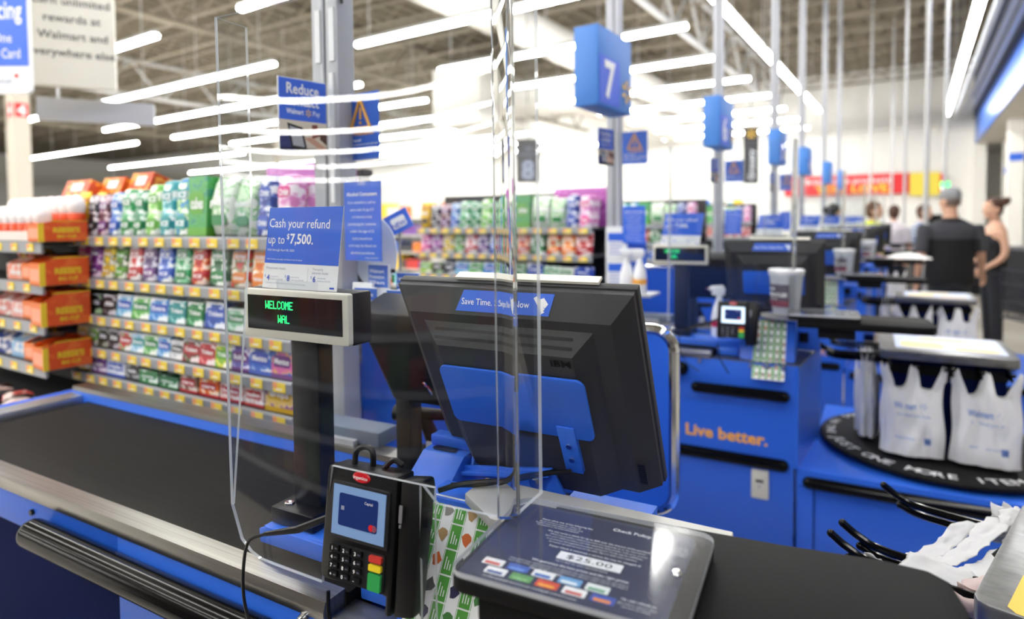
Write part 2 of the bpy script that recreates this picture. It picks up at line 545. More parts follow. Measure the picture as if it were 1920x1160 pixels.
# hanging signs at the upper left, charcoal hanging signs far off
t = thing('hanging_sign', 'blue and white sign with white lettering hanging at the top left corner', 'sign', (-3.985, 1.305, 2.36), R(33.5))
b = MB(); b.prism(rrect(-.5, -.23, .155, .7, .03), -.012, .012, WHITE, 'y'); b.build('board', t)
b = MB(); b.box(-.5, -.0145, -.09, .15, -.0125, .7, SIGNBLUE); b.build('blue_face', t, smooth=False)
b = MB()
b.text('Introducing', .13, (.125, -.016, .15), WHITE, align='r', bold=.012, width=.36)
b.text('Capital One', .07, (.07, -.016, .03), WHITE, align='r', bold=.004, width=.26); b.text('Rewards Card', .07, (.11, -.016, -.05), WHITE, align='r', bold=.004, width=.28)
b.text('Capital', .05, (.06, -.016, -.18), GREYTXT, align='r'); b.ball((.085, -.014, -.14), (.012, .002, .012), REDB, 8, 6)
b.build('lettering', t, smooth=False)
b = MB()
for x in (-.4, .1): b.tube([(x, 0, .7), (x, 0, 4.4)], .006, ALU, 6)
b.build('hanger', t)
t = thing('hanging_sign', 'white sign with grey lettering hanging at the top left, behind the blue one', 'sign', (-4.06, 1.62, 2.43), R(61))
b = MB(); b.prism(rrect(-.17, -.2, .25, .7, .02), -.03, .03, OFFWHITE, 'y'); b.build('board', t)
b = MB()
for k, s_ in enumerate(('Earn unlimited', 'rewards at', 'Walmart and', 'everywhere else.')):
    b.text(s_, .062, (.05, -.032, .25 - k * .095), BLACKSIGN, align='c', bold=.006)
b.build('lettering', t, smooth=False)
b = MB(); b.box(-.175, -.034, 0, -.155, .034, .3, DARK2); b.build('bracket', t, smooth=False)
b = MB(); b.tube([(.0, 0, .7), (.0, 0, 4.4)], .006, ALU, 6); b.build('hanger', t)
t = thing('hanging_sign', 'grey metal sign frame hanging under the signs at the top left', 'sign frame', (-4.2, 1.85, 2.13), R(60))
b = MB(); b.box(-.3, -.03, -.06, .3, .03, .07, ALUP); b.build('frame', t, smooth=False)
b = MB(); b.tube([(-.2, 0, .07), (-.2, 0, 4.6)], .006, ALU, 6); b.build('hanger', t)
for (x, y, zt, lab, tx) in ((-6.3, 10.3, 2.6, 'charcoal hanging sign with a grey numeral seen beside the bend of the clear screen', '8'), (-2.7, 12.65, 2.75, 'charcoal hanging sign with a yellow spark emblem between the numbered lane signs', 'Grocery')):
    t = thing('hanging_sign', lab, 'sign', (x, y, zt), R(33))
    b = MB()
    if tx == '8':
        b.box(-.22, -.02, -.42, .22, .02, .42, BLACKSIGN); b.build('board', t, smooth=False)
        b = MB(); b.text('Self', .1, (0, -.024, .2), GREYTXT); b.text('checkout', .09, (0, -.024, .1), GREYTXT); b.text('8', .5, (0, -.024, -.34), GREYTXT, bold=.03); b.build('lettering', t, smooth=False)
    else:
        b.box(-.14, -.02, -.62, .14, .02, .46, BLACKSIGN); b.build('board', t, smooth=False)
        b = MB()
        for k in range(6):
            a = PI / 3 * k
            b.line((.035 * math.cos(a) - .015 * math.sin(a), -.024, .33 + .035 * math.sin(a) - .0), .001, .001, YELLOW)
            d = Vector((math.cos(a), 0, math.sin(a))); e_ = Vector((-math.sin(a), 0, math.cos(a)))
            o_ = Vector((0, -.024, .33))
            b.poly([o_ + d * .03 + e_ * .012, o_ + d * .03 - e_ * .012, o_ + d * .09 - e_ * .018, o_ + d * .09 + e_ * .018], YELLOW)
        b.build('spark_emblem', t, smooth=False)
        b = MB(); b.text('Grocery', .17, (.06, -.024, -.55), WHITE, ex=(0, 0, 1), ey=(-1, 0, 0), align='l', bold=.02); b.build('lettering', t, smooth=False)
    b = MB(); b.tube([(0, 0, .4), (0, 0, 7 - zt)], .008, BLACK, 5); b.build('hanger', t)

# plain poles up to the ceiling at the right
for i, (x, y, r_) in enumerate(((-.17, 11.8, .022), (.09, 9.0, .028), (.33, 10.9, .024), (-1.0, 18.2, .03), (-.6, 20.5, .03))):
    b = MB(); b.tube([(0, 0, 0), (0, 0, 7.0)], r_, GALV, 10)
    tag(b.build('utility_pole', loc=(x, y, 0)), 'slim grey utility pole, %s of five from the red banner towards the fascia' % ORD[(2, 3, 4, 0, 1)[i]], 'pole', 'slim utility poles')

# ------------------------------------------------------------------ lane frame
TH = R(5.5)
LANES = [(8, 'at the front lane', 0.0), (7, 'at the second lane', 2.0), (6, 'at the third lane', 3.95), (5, 'at the fourth lane', 5.86), (4, 'at the fifth lane', 7.7), (3, 'at the sixth lane', 9.95), (2, 'at the seventh lane', 12.0)]
def lane_M(dy, th=TH):
    return Matrix.Translation((0, dy, 0)) @ Matrix.Rotation(th, 4, 'Z')
PROTO = []                     # (root, label template, last lane index to copy to)
def lt(name, tmpl, cat, loc, rz=0.0, group=None, upto=6, at='at the front lane'):
    """a thing of the nearest lane, placed in the lane's frame, copied later to the lanes behind"""
    p = lane_M(0) @ Vector(loc)
    o = thing(name, tmpl.replace('{at}', at), cat, p, TH + rz, group)
    PROTO.append((o, tmpl, upto))
    return o

# ------------------------------------------------------------------ checkout counter: belt unit, cabinet, bag well
ZR = .905
t = lt('checkout_counter', 'blue checkout counter with black conveyor belt and steel rails {at}', 'checkout counter', (-.7, .66, 0), R(-1.5), upto=6)
b = MB()                                                            # front panels
b.box(-.48, .0, .10, .37, .03, ZR - .03, BLUE2)
b.box(-1.75, .0, .80, -.48, .03, ZR - .008, BLUE2); b.box(-.48, -.004, .70, .30, .0, ZR - .03, BLUE)
b.build('front_panel', t, bevel=.002)
b = MB(); b.box(-1.75, .03, .12, -.48, .05, .80, NAVY); b.box(-1.75, .06, 0, .37, .5, .12, NAVY); b.build('base_panel', t, smooth=False)
b = MB(); b.box(-1.75, .05, .12, .36, .45, ZR - .05, BLUE2); b.build('cabinet', t, smooth=False)
b = MB()
b.prism([(-.012, ZR - .012), (-.008, ZR), (.032, ZR), (.036, ZR - .01), (.036, ZR - .03), (-.008, ZR - .03), (-.012, ZR - .02)], -1.75, .055, STEEL, 'x'); b.build('near_rail', t)
b = MB(); b.box(-1.36, .034, ZR - .05, .06, .40, ZR - .006, BELT); b.tube([(-1.37, .034, ZR - .03), (-1.37, .40, ZR - .03)], .025, BELT, 12); b.build('conveyor_belt', t)
b = MB(); b.box(-1.46, .40, ZR - .12, .4, .425, ZR + .022, BLUE); b.build('far_side_rail', t, bevel=.003)
b = MB(); b.prism([(.398, ZR + .022), (.40, ZR + .034), (.445, ZR + .036), (.448, ZR + .022)], -1.46, .2, STEEL, 'x'); b.build('far_rail', t)
b = MB(); b.box(-1.475, -.03, ZR - .02, -1.405, .44, ZR + .012, ALU); b.build('end_bar', t, bevel=.006)
b = MB(); b.box(-1.53, -.03, ZR - .03, -1.478, .43, ZR + .006, SIGNBLUE); b.build('end_trim', t, smooth=False)
b = MB(); b.tube([(-.73, -.03, .828), (-.06, -.03, .828)], .029, GLOSSB, 22); b.ball((-.73, -.03, .828), .029, GLOSSB, 18, 12); b.ball((-.06, -.03, .828), .029, GLOSSB, 18, 12); b.build('bumper', t)
b = MB(); b.tube([(.0, -.024, .756), (.335, -.024, .756)], .022, GLOSSB, 16); b.ball((.0, -.024, .756), .022, GLOSSB); b.ball((.335, -.024, .756), .022, GLOSSB); b.build('bumper', t)
b = MB(); b.tube([(-1.02, -.0, .475), (.33, -.0, .475)], .024, GLOSSB, 16); b.ball((-1.02, -.0, .475), .024, GLOSSB); b.ball((.33, -.0, .475), .024, GLOSSB); b.build('bumper', t)
b = MB(); b.text('Save money. Live better.', .066, (.275, -.002, .545), ORANGETXT, align='r', bold=.03, width=.70); b.build('lettering', t, smooth=False)
for x in (.01, .21, .27, .33):
    b = MB(); b.lathe([(.001, .016), (.008, .014), (.011, .006), (.011, 0)], CHROME, 12)
    o = b.build('bolt', t); o.location = (x, -.003, .865); o.rotation_euler = (PI / 2, 0, 0)
b = MB(); b.tube([(-.80, -.006, .845), (-.80, .01, .845)], .006, BLACK, 12); b.build('plug', t)
b = MB(); b.prism(rrect(-.42, .55, -.12, .73, .02), -.004, .002, BLACKM, 'y'); b.build('vent_recess', t, smooth=False)
b = MB(); b.prism([(.37, .0), (.385, .0), (.44, .5), (.425, .5)], .47, ZR - .03, BLUE2, 'z'); b.build('end_panel', t, smooth=False)
b = MB(); b.prism([(.06, .0), (.39, .0), (.445, .5), (.32, .5), (.33, .05), (.06, .05)], ZR - .03, ZR - .024, STEELW, 'z'); b.build('steel_ledge', t, smooth=False)

# upper cabinet with steel top and sloped console
t = lt('service_cabinet', 'blue raised cabinet with steel top beside the belt end {at}', 'cabinet', (-.3, .75, 0), upto=6)
b = MB(); b.box(-.24, 0.0, .882, -.03, .06, 1.045, BLUE2); b.build('body', t, bevel=.003)
b = MB(); b.prism([(-.17, -.0), (-.10, -.05), (.19, -.05), (.19, .055), (-.17, .062)], 1.045, 1.06, STEELT, 'z'); b.build('steel_top', t, bevel=.002)
b = MB(); b.prism([(-.09, .884), (-.012, 1.015), (0, 1.03), (0, .884)], -.235, -.03, BLUE2, 'x'); b.build('sloped_console', t, bevel=.002)
b = MB(); b.tube([(-.215, -.0, 1.055), (-.18, .015, 1.066), (-.12, .05, 1.070), (-.07, .10, 1.073)], .004, BLACK, 6, 4); b.tube([(-.2, .01, 1.062), (-.15, .03, 1.066), (-.10, .07, 1.073), (-.05, .11, 1.073)], .0035, BLACK, 6, 4); b.build('cable', t)

# produce code chart on the console
t = lt('produce_chart', 'green and white picture chart on the sloping blue console {at}', 'chart', (-.425, .705, .955), upto=2)
sl = Vector((0, .098, .165)).normalized()                           # up the slope
nr = Vector((0, -sl.z, sl.y))
b = MB()
def chp(x, y, h=0.0): return Vector((x, 0, 0)) + sl * y + nr * (.003 + h)
b.add([chp(-.1, -.16), chp(.1, -.16), chp(.1, .105), chp(-.1, .105), chp(-.1, -.16, -.002), chp(.1, -.16, -.002), chp(.1, .105, -.002), chp(-.1, .105, -.002)], [(0, 1, 2, 3), (7, 6, 5, 4), (0, 4, 5, 1), (1, 5, 6, 2), (2, 6, 7, 3), (3, 7, 4, 0)], WHITE)
b.build('sheet', t, smooth=False)
PROD = [mat('produce ' + h, h, .6) for h in ('8A5A34', '2B2A4E', 'A98A5E', '6B3A34', '3F7A3A', 'C8642A', 'B84A3E', '4B8A3E', '2E3340', '8A8A86')]
b = MB(); c2 = MB()
for i in range(5):
    for j in range(8):
        x0 = -.098 + i * .0395; y0 = -.157 + j * .0327
        b.poly([chp(x0, y0, .0004), chp(x0 + .017, y0, .0004), chp(x0 + .017, y0 + .0305, .0004), chp(x0, y0 + .0305, .0004)], LEAFG)
        for q in range(3):
            b.poly([chp(x0 + .004 + q * .004, y0 + .006, .0008), chp(x0 + .0055 + q * .004, y0 + .006, .0008), chp(x0 + .0055 + q * .004, y0 + .022 - q * .004, .0008), chp(x0 + .004 + q * .004, y0 + .022 - q * .004, .0008)], WHITE)
        m_ = PROD[(i * 3 + j * 7) % 10]
        n_ = 9; ph = rnd.random() * 3
        pts = [chp(x0 + .028 + .0075 * math.cos(2 * PI * k / n_) * (1 + .25 * math.sin(k * 2 + ph)), y0 + .0155 + .0085 * math.sin(2 * PI * k / n_) * (1 + .3 * math.sin(k * 3 + ph)), .0006) for k in range(n_)]
        c2.poly(pts, m_)
        c2.poly([chp(x0 + .0185, y0, .0005), chp(x0 + .0192, y0, .0005), chp(x0 + .0192, y0 + .0305, .0005), chp(x0 + .0185, y0 + .0305, .0005)], LEAFG)
        c2.poly([chp(x0 + .0378, y0, .0005), chp(x0 + .0385, y0, .0005), chp(x0 + .0385, y0 + .0305, .0005), chp(x0 + .0378, y0 + .0305, .0005)], LEAFG)
b.build('green_label', t, smooth=False)
c2.build('produce_picture', t, smooth=False)

# black packing shelf and check policy plaque
t = lt('packing_shelf', 'black laminate packing shelf with rounded corner {at}', 'shelf', (-.15, .65, 1.06), R(2), upto=6)
b = MB()
pr = [(-.17, .105), (-.17, -.12), (.20, -.14), (.25, -.13), (.267, -.09), (.268, .06), (.262, .105), (.245, .122), (.20, .126), (.10, .116)]
b.prism(pr, -.012, .015, SHELFB, 'z'); b.build('board', t, bevel=.004)
b = MB(); b.box(-.1, -.1, -.05, .02, .1, -.012, BLACKM); b.build('bracket', t, smooth=False)
t = lt('check_policy_plaque', 'clear topped navy check policy plaque on the black shelf {at}', 'notice plaque', (-.232, .615, 1.076), R(1.5), upto=3)
W2, D2 = .119, .093
b = MB(); b.prism(rrect(-W2, -D2, W2, D2, .018), 0, .014, BLACKM, 'z'); b.build('backing', t, bevel=.001)
PNAVY = mat('plaque navy print', '1B2347', 0.5)
b = MB(); b.prism(rrect(-W2 + .006, -D2 + .006, W2 - .02, D2 - .004, .012), .0142, .0148, PNAVY, 'z'); b.build('printed_sheet', t, smooth=False)
b = MB()
def pl(x, y): return Vector((x, y, .0152))
def ptext(s_, size, x, y, m=WHITE, align='c', bold=0.0): b.text(s_, size, pl(x, y), m, (1, 0, 0), (0, 1, 0), align, bold)
b.M = Matrix.Identity(4)
ptext('Check Policy', .0085, .03, .066, bold=.02)
ptext('Please allow one of the following IDs:', .0042, -.045, .057, bold=.006)
for k, s_ in enumerate(('Driver license or state ID, military ID', 'Resident alien card, Mexican consular card', 'US passport or US tribal identification')):
    ptext(s_, .0034, -.052, .052 - k * .0045)
for k, s_ in enumerate(('We may write a check for up to $20 over the amount of the purchase.', 'When you provide a check as payment, you authorize us to use information', 'from your check to make a one time electronic fund transfer from your account', 'or to process the payment as a check transaction. Funds may be withdrawn', 'from your account as soon as the same day you make your payment.')):
    ptext(s_, .0042 if k == 0 else .0036, .0, .034 - k * .0054, bold=.006 if k == 0 else 0)
for k, s_ in enumerate(('Only one check per', 'purchase please. No', 'third party checks or', 'starter checks taken')):
    ptext(s_, .0036, .066, .058 - k * .005, align='l')
ptext('If your check is returned, a service fee may be charged of', .0044, .005, .004, bold=.006)
b.prism(rrect(-.03, -.016, .04, -.001, .001, 2), .015, .0154, WHITE, 'z')
b.text('$25.00', .0115, Vector((.005, -.0128, .0157)), BLACKM, (1, 0, 0), (0, 1, 0), 'c', 0, .05)
ptext('Up to $25 for each returned check', .004, .0, -.0215)
ptext('We guarantee the best prices and the right prices', .0052, .0, -.030, bold=.012)
for k in range(2): ptext('If you find a lower advertised price on an identical item, tell your cashier and we will match it', .0034, -.01, -.036 - k * .0045)
ptext('We gladly accept:', .0052, -.03, -.046, bold=.01)
ptext('Or other acceptable forms of tender including gift cards and coupons', .0036, -.035, -.078)
ptext('No cash refunds on', .0042, .07, -.058, bold=.01); ptext('gift cards or tobacco items', .0034, .07, -.064); ptext('see store for details', .0034, .07, -.069)
b.build('lettering', t, smooth=False)
b = MB()
CC = [('F2F2F2', 'D8584A'), ('F4F4F4', '4A5FA0'), ('3C62B8', '6A8FD8'), ('5F9A5A', '86B878'), ('EFEFEF', '3B6FC4'), ('D8462E', 'F0A428'), ('6BA4D8', 'E8F0F4'), ('F4F4F4', 'C8564A'), ('E8EDE8', '6FA888'), ('2F52B0', 'EC8A34')]
for k, (h1, h2) in enumerate(CC):
    row = k % 2
    x = -.098 + (k // 2) * .0285 + row * .010; y = -.051 - row * .0145
    b.prism(rrect(x, y - .006, x + .0235, y + .006, .001, 2), .015, .0154, mat('card logo ' + h1, h1, .5), 'z')
    b.prism(rrect(x + .003, y - .005, x + .02, y - .0005, .001, 2), .0154, .0156, mat('card mark ' + h2, h2, .5), 'z')
b.build('card_logo', t, smooth=False)
b = MB(); b.prism(rrect(-W2, -D2, W2, D2, .018), .016, .0215, CLEARH, 'z', CLEARE); b.build('clear_cover', t, smooth=True)
for (x, y) in ((-.105, .035), (.095, -.005)):
    b = MB(); b.lathe([(.0055, 0), (.0055, .002), (.004, .0035), (.001, .0036)], CHROME, 14, (x, y, .0215)); b.build('screw', t)

# ------------------------------------------------------------------ clear bent screen
t = lt('clear_screen', 'tall clear acrylic screen bent at its right side, {at}', 'clear screen', (-.58, .635, 0), 0, upto=5)
def bow(x): return -.007 * (1 - (x / .235) ** 2) + .004 * (x / .235 + 1) ** 2 * .25
UL, UR = -.237, .228
TILT = .0
ZT, ZB = 1.752, .952
def sheet(mb, cols, zlo, zhi, m, th=.005, nz=10, me=None):
    """thick sheet through plan points cols=[(x,y)], between zlo(i) and zhi(i)"""
    n = len(cols)
    nrm = []
    for i in range(n):
        a = Vector(cols[max(i - 1, 0)]); c = Vector(cols[min(i + 1, n - 1)])
        d = (c - a).normalized(); nrm.append(Vector((d.y, -d.x)))
    vs = []
    for side in (.5, -.5):
        for i, p in enumerate(cols):
            for k in range(nz + 1):
                z = zlo(i) + (zhi(i) - zlo(i)) * k / nz
                q = Vector(p) + nrm[i] * th * side
                vs.append((q.x, q.y, z))
    N = n * (nz + 1)
    fs = []
    for i in range(n - 1):
        for k in range(nz):
            a = i * (nz + 1) + k
            fs.append((a, a + nz + 1, a + nz + 2, a + 1)); fs.append((N + a, N + a + 1, N + a + nz + 2, N + a + nz + 1))
    mb.add(vs, fs, m)
    es = []
    for i in range(n - 1):
        for k in (0, nz):
            a = i * (nz + 1) + k
            es.append((a, N + a, N + a + nz + 1, a + nz + 1))
    for i in (0, n - 1):
        for k in range(nz):
            a = i * (nz + 1) + k
            es.append((a, a + 1, N + a + 1, N + a))
    o = len(mb.v) - len(vs)
    kk = mb.mid(me or CLEARE)
    for f in es:
        mb.f.append(tuple(j + o for j in f)); mb.mi.append(kk)
b = MB()
NX = 22
xs = [UL + (UR - UL) * i / NX for i in range(NX + 1)]
def zlo_main(i):
    x = xs[i]
    d = x - UL
    z = ZB - .012 * 0
    if d < .07: z += .07 - math.sqrt(max(0, .07 ** 2 - (.07 - d) ** 2))   # rounded lower corner
    if x > -.03: z = 1.12                                                # pass-through beside the card terminal
    if x > .125: z = 1.10
    return z
sheet(b, [(x, bow(x)) for x in xs], zlo_main, lambda i: ZT, CLEAR)
b.build('main_panel', t, angle=60)
b = MB(); sheet(b, [(.118, bow(.118)), (.14, bow(.14))], lambda i: .90, lambda i: 1.12, CLEAR, nz=2); b.build('lower_strip', t, angle=60)
b = MB()                                                             # bend and right return
bend = [(UR + .016 * math.sin(a), bow(UR) + .016 * (1 - math.cos(a))) for a in [R(90 * k / 6) for k in range(7)]]
sheet(b, bend, lambda i: 1.10, lambda i: ZT, BEND, .009, me=BEND)
b.build('bend', t, angle=60)
b = MB(); sheet(b, [(UR + .016, .016 + bow(UR)), (UR + .017, .085)], lambda i: 1.10, lambda i: ZT, CLEAR, nz=4); b.build('return_panel', t, angle=60)
b = MB(); sheet(b, [(UL, .0), (UL - .002, .055)], lambda i: 1.02 + .3 * i * 0, lambda i: ZT, CLEAR, nz=8)
bv = [Vector(v) for v in b.v]
b.v = [Vector((v.x, v.y * min(1, max(.04, (v.z - .98) / .5)), v.z)) for v in bv]
b.build('left_return', t, angle=60)

for ch in t.children:                                                # upper sides curled towards the customer, shaped to curve the mirrored lamp streaks
    for v in ch.data.vertices:
        q = v.co.z - 1.0
        f_ = v.co.x / .235
        v.co.y -= q * (.024 * f_ * f_ if f_ > 0 else .014 * f_ * f_); v.co.x += q * .008

# ------------------------------------------------------------------ customer display with refund sign
t = lt('customer_display', 'cream framed customer display with green letters on a black pole {at}', 'display', (-.793, .742, 0), 0, upto=6)
b = MB(); b.prism(rrect(-.118, 1.255, .118, 1.338, .004), 0, .012, OFFWHITE, 'y'); b.build('front_frame', t, bevel=.0025)
b = MB(); b.box(-.117, .012, 1.254, .119, .055, 1.339, DARK2); b.build('housing', t, bevel=.004)
b = MB(); b.box(-.108, -.0008, 1.270, .106, .004, 1.328, SCREENB); b.build('glass', t, smooth=False)
b = MB()
F57 = {'W': '10001 10001 10001 10101 10101 11011 10001', 'E': '11111 10000 10000 11110 10000 10000 11111', 'L': '10000 10000 10000 10000 10000 10000 11111', 'C': '01110 10001 10000 10000 10000 10001 01110', 'O': '01110 10001 10001 10001 10001 10001 01110', 'M': '10001 11011 10101 10101 10001 10001 10001', 'A': '01110 10001 10001 11111 10001 10001 10001'}
def dots(s_, x0, z0, pitch=.00155):
    for c, ch in enumerate(s_):
        if ch not in F57: continue
        for r_, row in enumerate(F57[ch].split()):
            for q, bit in enumerate(row):
                if bit == '1':
                    b.box(x0 + (c * 6 + q) * pitch, -.0014, z0 - r_ * pitch * 1.25, x0 + (c * 6 + q + .8) * pitch, -.0008, z0 - (r_ - .85) * pitch * 1.25, GREEN)
dots('WELCOME', -.064, 1.3175)
dots('WAL', -.035, 1.2945)
b.build('green_lettering', t, smooth=False)
b = MB(); b.prism([(-.03, .02), (.032, .02), (.032, .055), (.02, .065), (-.02, .065), (-.03, .055)], .97, 1.262, DARK2, 'z'); b.build('pole', t, bevel=.004)
b = MB(); b.box(-.052, -.012, .944, .045, .07, .972, BLACK); b.build('base', t, bevel=.004)
b = MB(); b.lathe([(.009, 0), (.008, .003), (.005, .0035), (.001, .002)], CHROME, 14, (-.03, .01, .972)); b.build('lock', t)
t = lt('display_bracket', 'blue curved metal bracket carrying the display pole {at}', 'bracket', (-.793, .715, 0), 0, upto=2)
b = MB()
b.prism([(-.06, .916), (.02, .915), (.29, .912), (.29, .938), (.0, .943), (-.045, .944), (-.062, .938)], 0, .006, BLUE, 'y')
b.box(-.055, .004, .938, .29, .12, .943, BLUE)
b.build('plate', t, bevel=.001)
t = lt('refund_sign', 'blue and white refund paper sign on top of the customer display {at}', 'sign', (-.797, .757, 1.339), 0, upto=6)
shx = .14
def rs(x, z, h=0.0): return Vector((x + z * shx, -.0006 - h - .0 * z, z))
b = MB(); b.add([rs(-.085, 0), rs(.085, -.004), rs(.085, .137), rs(-.08, .137), rs(-.085, 0) + Vector((0, .001, 0)), rs(.085, -.004) + Vector((0, .001, 0)), rs(.085, .137) + Vector((0, .001, 0)), rs(-.08, .137) + Vector((0, .001, 0))], [(0, 1, 2, 3), (7, 6, 5, 4), (0, 4, 5, 1), (1, 5, 6, 2), (2, 6, 7, 3), (3, 7, 4, 0)], PAPER); b.build('sheet', t, smooth=False)
b = MB(); b.poly([rs(-.0832, .043, .0003), rs(.0848, .041, .0003), rs(.0848, .1368, .0003), rs(-.0798, .1368, .0003)], SIGNBLUE); b.build('blue_field', t, smooth=False)
b = MB()
def rt(s_, size, x, z, m, bold=0.0, align='l', width=None): b.text(s_, size, rs(x, z, .0008), m, (1, 0, -.02), (shx, 0, 1), align, bold, width)
rt('Cash your refund', .0215, -.077, .104, WHITE, .0, width=.136)
rt('up to', .0215, -.077, .0765, WHITE, width=.038); rt('$', .013, -.034, .084, WHITE, .01); rt('7,500.', .0235, -.026, .0765, WHITE, .02, width=.052)
rt('Valid through April 30, 2020', .0055, -.078, .064, WHITE); rt('Valid ID and fees may apply. See Money Center for details.', .0035, -.078, .049, WHITE)
rt('Pre-printed checks', .006, -.077, .033, GREYTXT); rt('Two-party', .0055, .03, .033, GREYTXT); rt('personal checks', .0055, .03, .027, GREYTXT)
for x, n_ in ((-.077, '4'), (-.029, '8'), (.03, '6')):
    rt('$', .006, x - .003, .019, BLUETXT); rt(n_, .0135, x + .002, .0135, BLUETXT, .02)
    rt('max fee for', .004, x + .012, .019, GREYTXT); rt('checks up to $1,000', .0035, x + .012, .0145, GREYTXT)
b.poly([rs(.02, .012, .0008), rs(.0204, .012, .0008), rs(.0204, .036, .0008), rs(.02, .036, .0008)], GREYTXT)
rt('Fees vary by location and check amount. Terms and conditions apply.', .0033, -.076, .0085, GREYTXT)
b.poly([rs(.07, .003, .0008), rs(.08, .003, .0008), rs(.08, .006, .0008), rs(.07, .006, .0008)], BLUETXT)
b.build('lettering', t, smooth=False)
b = MB(); b.box(-.045, -.005, -.001, .045, .004, .014, CLEARH); b.build('clear_holder', t, smooth=False)

# ------------------------------------------------------------------ card terminal
def card_terminal(tmpl, loc, rz, upto, near=True):
    t = lt('card_terminal', tmpl, 'card terminal', loc, rz, upto=upto)
    TM = Matrix.Rotation(R(-7), 4, 'X')
    def nb():
        q = MB(); q.M = TM; return q
    HT = .172
    b = nb()
    o_ = [(-.058, -.003), (.058, 0), (.058, -.175), (.049, -.175), (.049, -.152), (-.014, -.142), (-.022, -.145), (-.03, -.152), (-.055, -.153), (-.062, -.147), (-.060, -.012)]
    b.prism([(x, z) for x, z in o_], 0, .038, BLACK, 'y'); b.build('body', t, bevel=.0035)
    b = nb(); b.box(-.05, .036, -.14, .045, .055, -.02, BLACK); b.build('rear_housing', t, bevel=.004)
    b = nb(); b.prism([(.0, -.004), (.034, .001), (.037, -.01), (.030, -.170), (.0, -.176)], 0, .028, BLACK, 'y')
    b.v = [v + TM.to_3x3() @ Vector((.0605, 0.003, 0)) for v in b.v]; b.build('swipe_reader', t, bevel=.004)
    b = nb(); b.cbox((.0665, -.0005, -.045), (.005, .002, .022), ALU); b.cbox((.0665, -.0005, -.06), (.003, .002, .004), ALU); b.build('card_symbol', t, smooth=False)
    b = nb(); b.box(.092, .008, -.058, .102, .02, -.038, BLACK); b.build('side_clip', t, bevel=.001)
    b = nb(); b.prism(rrect(-.047, -.094, .05, -.02, .003, 3), -.003, .004, DARK2, 'y'); b.build('screen_bezel', t, bevel=.001)
    scr = LCD if near else LCDW
    b = nb(); b.box(-.043, -.0042, -.089, .0445, -.002, -.0245, scr); b.build('screen', t, smooth=False)
    b = nb(); b.prism(rrect(-.032, -.076, .033, -.034, .003, 3) if near else rrect(.012, -.07, .04, -.035, .002, 3), -.0048, -.0043, LCDN, 'y')
    if near:
        b.ball((.024, -.005, -.070), (.0045, .0004, .0045), REDB, 10, 6); b.ball((.0285, -.005, -.070), (.0045, .0004, .0045), mat('dull purple circle', '8A4A60', .4), 10, 6)
        b.cbox((-.025, -.005, -.053), (.005, .0006, .005), GREYTXT); b.text('Capital', .005, (.018, -.0052, -.042), WHITE)
    b.build('screen_picture', t, smooth=False)
    b = nb(); b.lathe([(.001, .0025), (.012, .002), (.015, 0)], REDB, 20)
    b.v = [TM @ Vector((v.x + .0, -.0005 - (TM.inverted() @ v).z, (TM.inverted() @ v).y * .5 - .0105)) for v in b.v]
    b.text('ingenico', .0062, (0, -.0032, -.0125), WHITE, width=.024, bold=.01)
    b.build('badge', t)
    b = nb(); b.prism(rrect(-.043, -.149, .046, -.101, .003, 3), -.001, .002, DARK2, 'y'); b.build('keypad_recess', t, smooth=False)
    keys = ['1', '2', '3', '4', '5', '6', '7', '8', '9', '+', '0', '-']
    for k, ch in enumerate(keys):
        x = -.036 + (k % 3) * .0195; z = -.1075 - (k // 3) * .0112
        b = nb(); b.prism(rrect(x - .0075, z - .0042, x + .0075, z + .0042, .0015, 2), -.0045, 0, KEYM, 'y')
        b.text(ch, .0068, (x - .003, -.0049, z - .0024), WHITE, bold=.02)
        if k < 11: b.text('abc', .0032, (x + .0035, -.0049, z - .001), GREYTXT)
        b.build('key', t, smooth=False)
    for m_, z0, z1 in ((KRED, -.1115, -.1035), (KYEL, -.1225, -.1145), (KGRN, -.147, -.1255)):
        b = nb(); b.prism(rrect(.023, z0, .043, z1, .0015, 2), -.005, 0, m_, 'y'); b.build('key', t, smooth=False)
    b = nb()
    for r_ in range(4):
        for c in range(30):
            x = -.053 + c * .0036 + (r_ % 2) * .0018
            if abs(x) > .018: b.cbox((x, -.0003, -.006 - r_ * .003), (.0012, .0006, .0012), DARK2)
    b.build('dotted_grille', t, smooth=False)
    b = nb(); b.tube([(-.03, .02, -.003), (-.03, .022, .014), (-.018, .024, .022), (-.004, .024, .018), (-.001, .024, -.003)], .0042, BLACK, 8, 5); b.tube([(.02, .02, 0), (.028, .03, .01), (.045, .03, .006)], .004, BLACK, 8, 4); b.build('cable', t)
    b = MB(); b.tube([(0, .04, -.08), (.01, .09, -.12), (.03, .12, -.17)], .014, BLUE, 10); b.build('mount_arm', t)
    return t
tt = card_terminal('black card payment terminal with lit screen and red badge {at}', (-.5555, .632, 1.122), R(.6), 4)
t = lt('stylus_cable', 'black stylus with thin looping cable left of the card terminal {at}', 'stylus', (-.62, .625, 1.03), 0, upto=3)
b = MB(); b.tube([(.004, .01, .014), (-.05, .0, -.012), (-.11, -.004, -.030)], [.0048, .0055, .0055, .0035], BLACK, 8); b.build('stylus', t)
b = MB(); b.tube([(-.11, -.004, -.030), (-.138, -.01, -.045), (-.146, -.014, -.085), (-.138, -.02, -.13), (-.11, -.026, -.17), (-.06, -.03, -.2)], .0024, BLACK, 6, 6); b.tube([(.006, .0, -.085), (.01, -.004, -.11), (.02, -.006, -.15), (.05, -.01, -.2)], .0028, BLACK, 6, 6); b.build('cable', t)

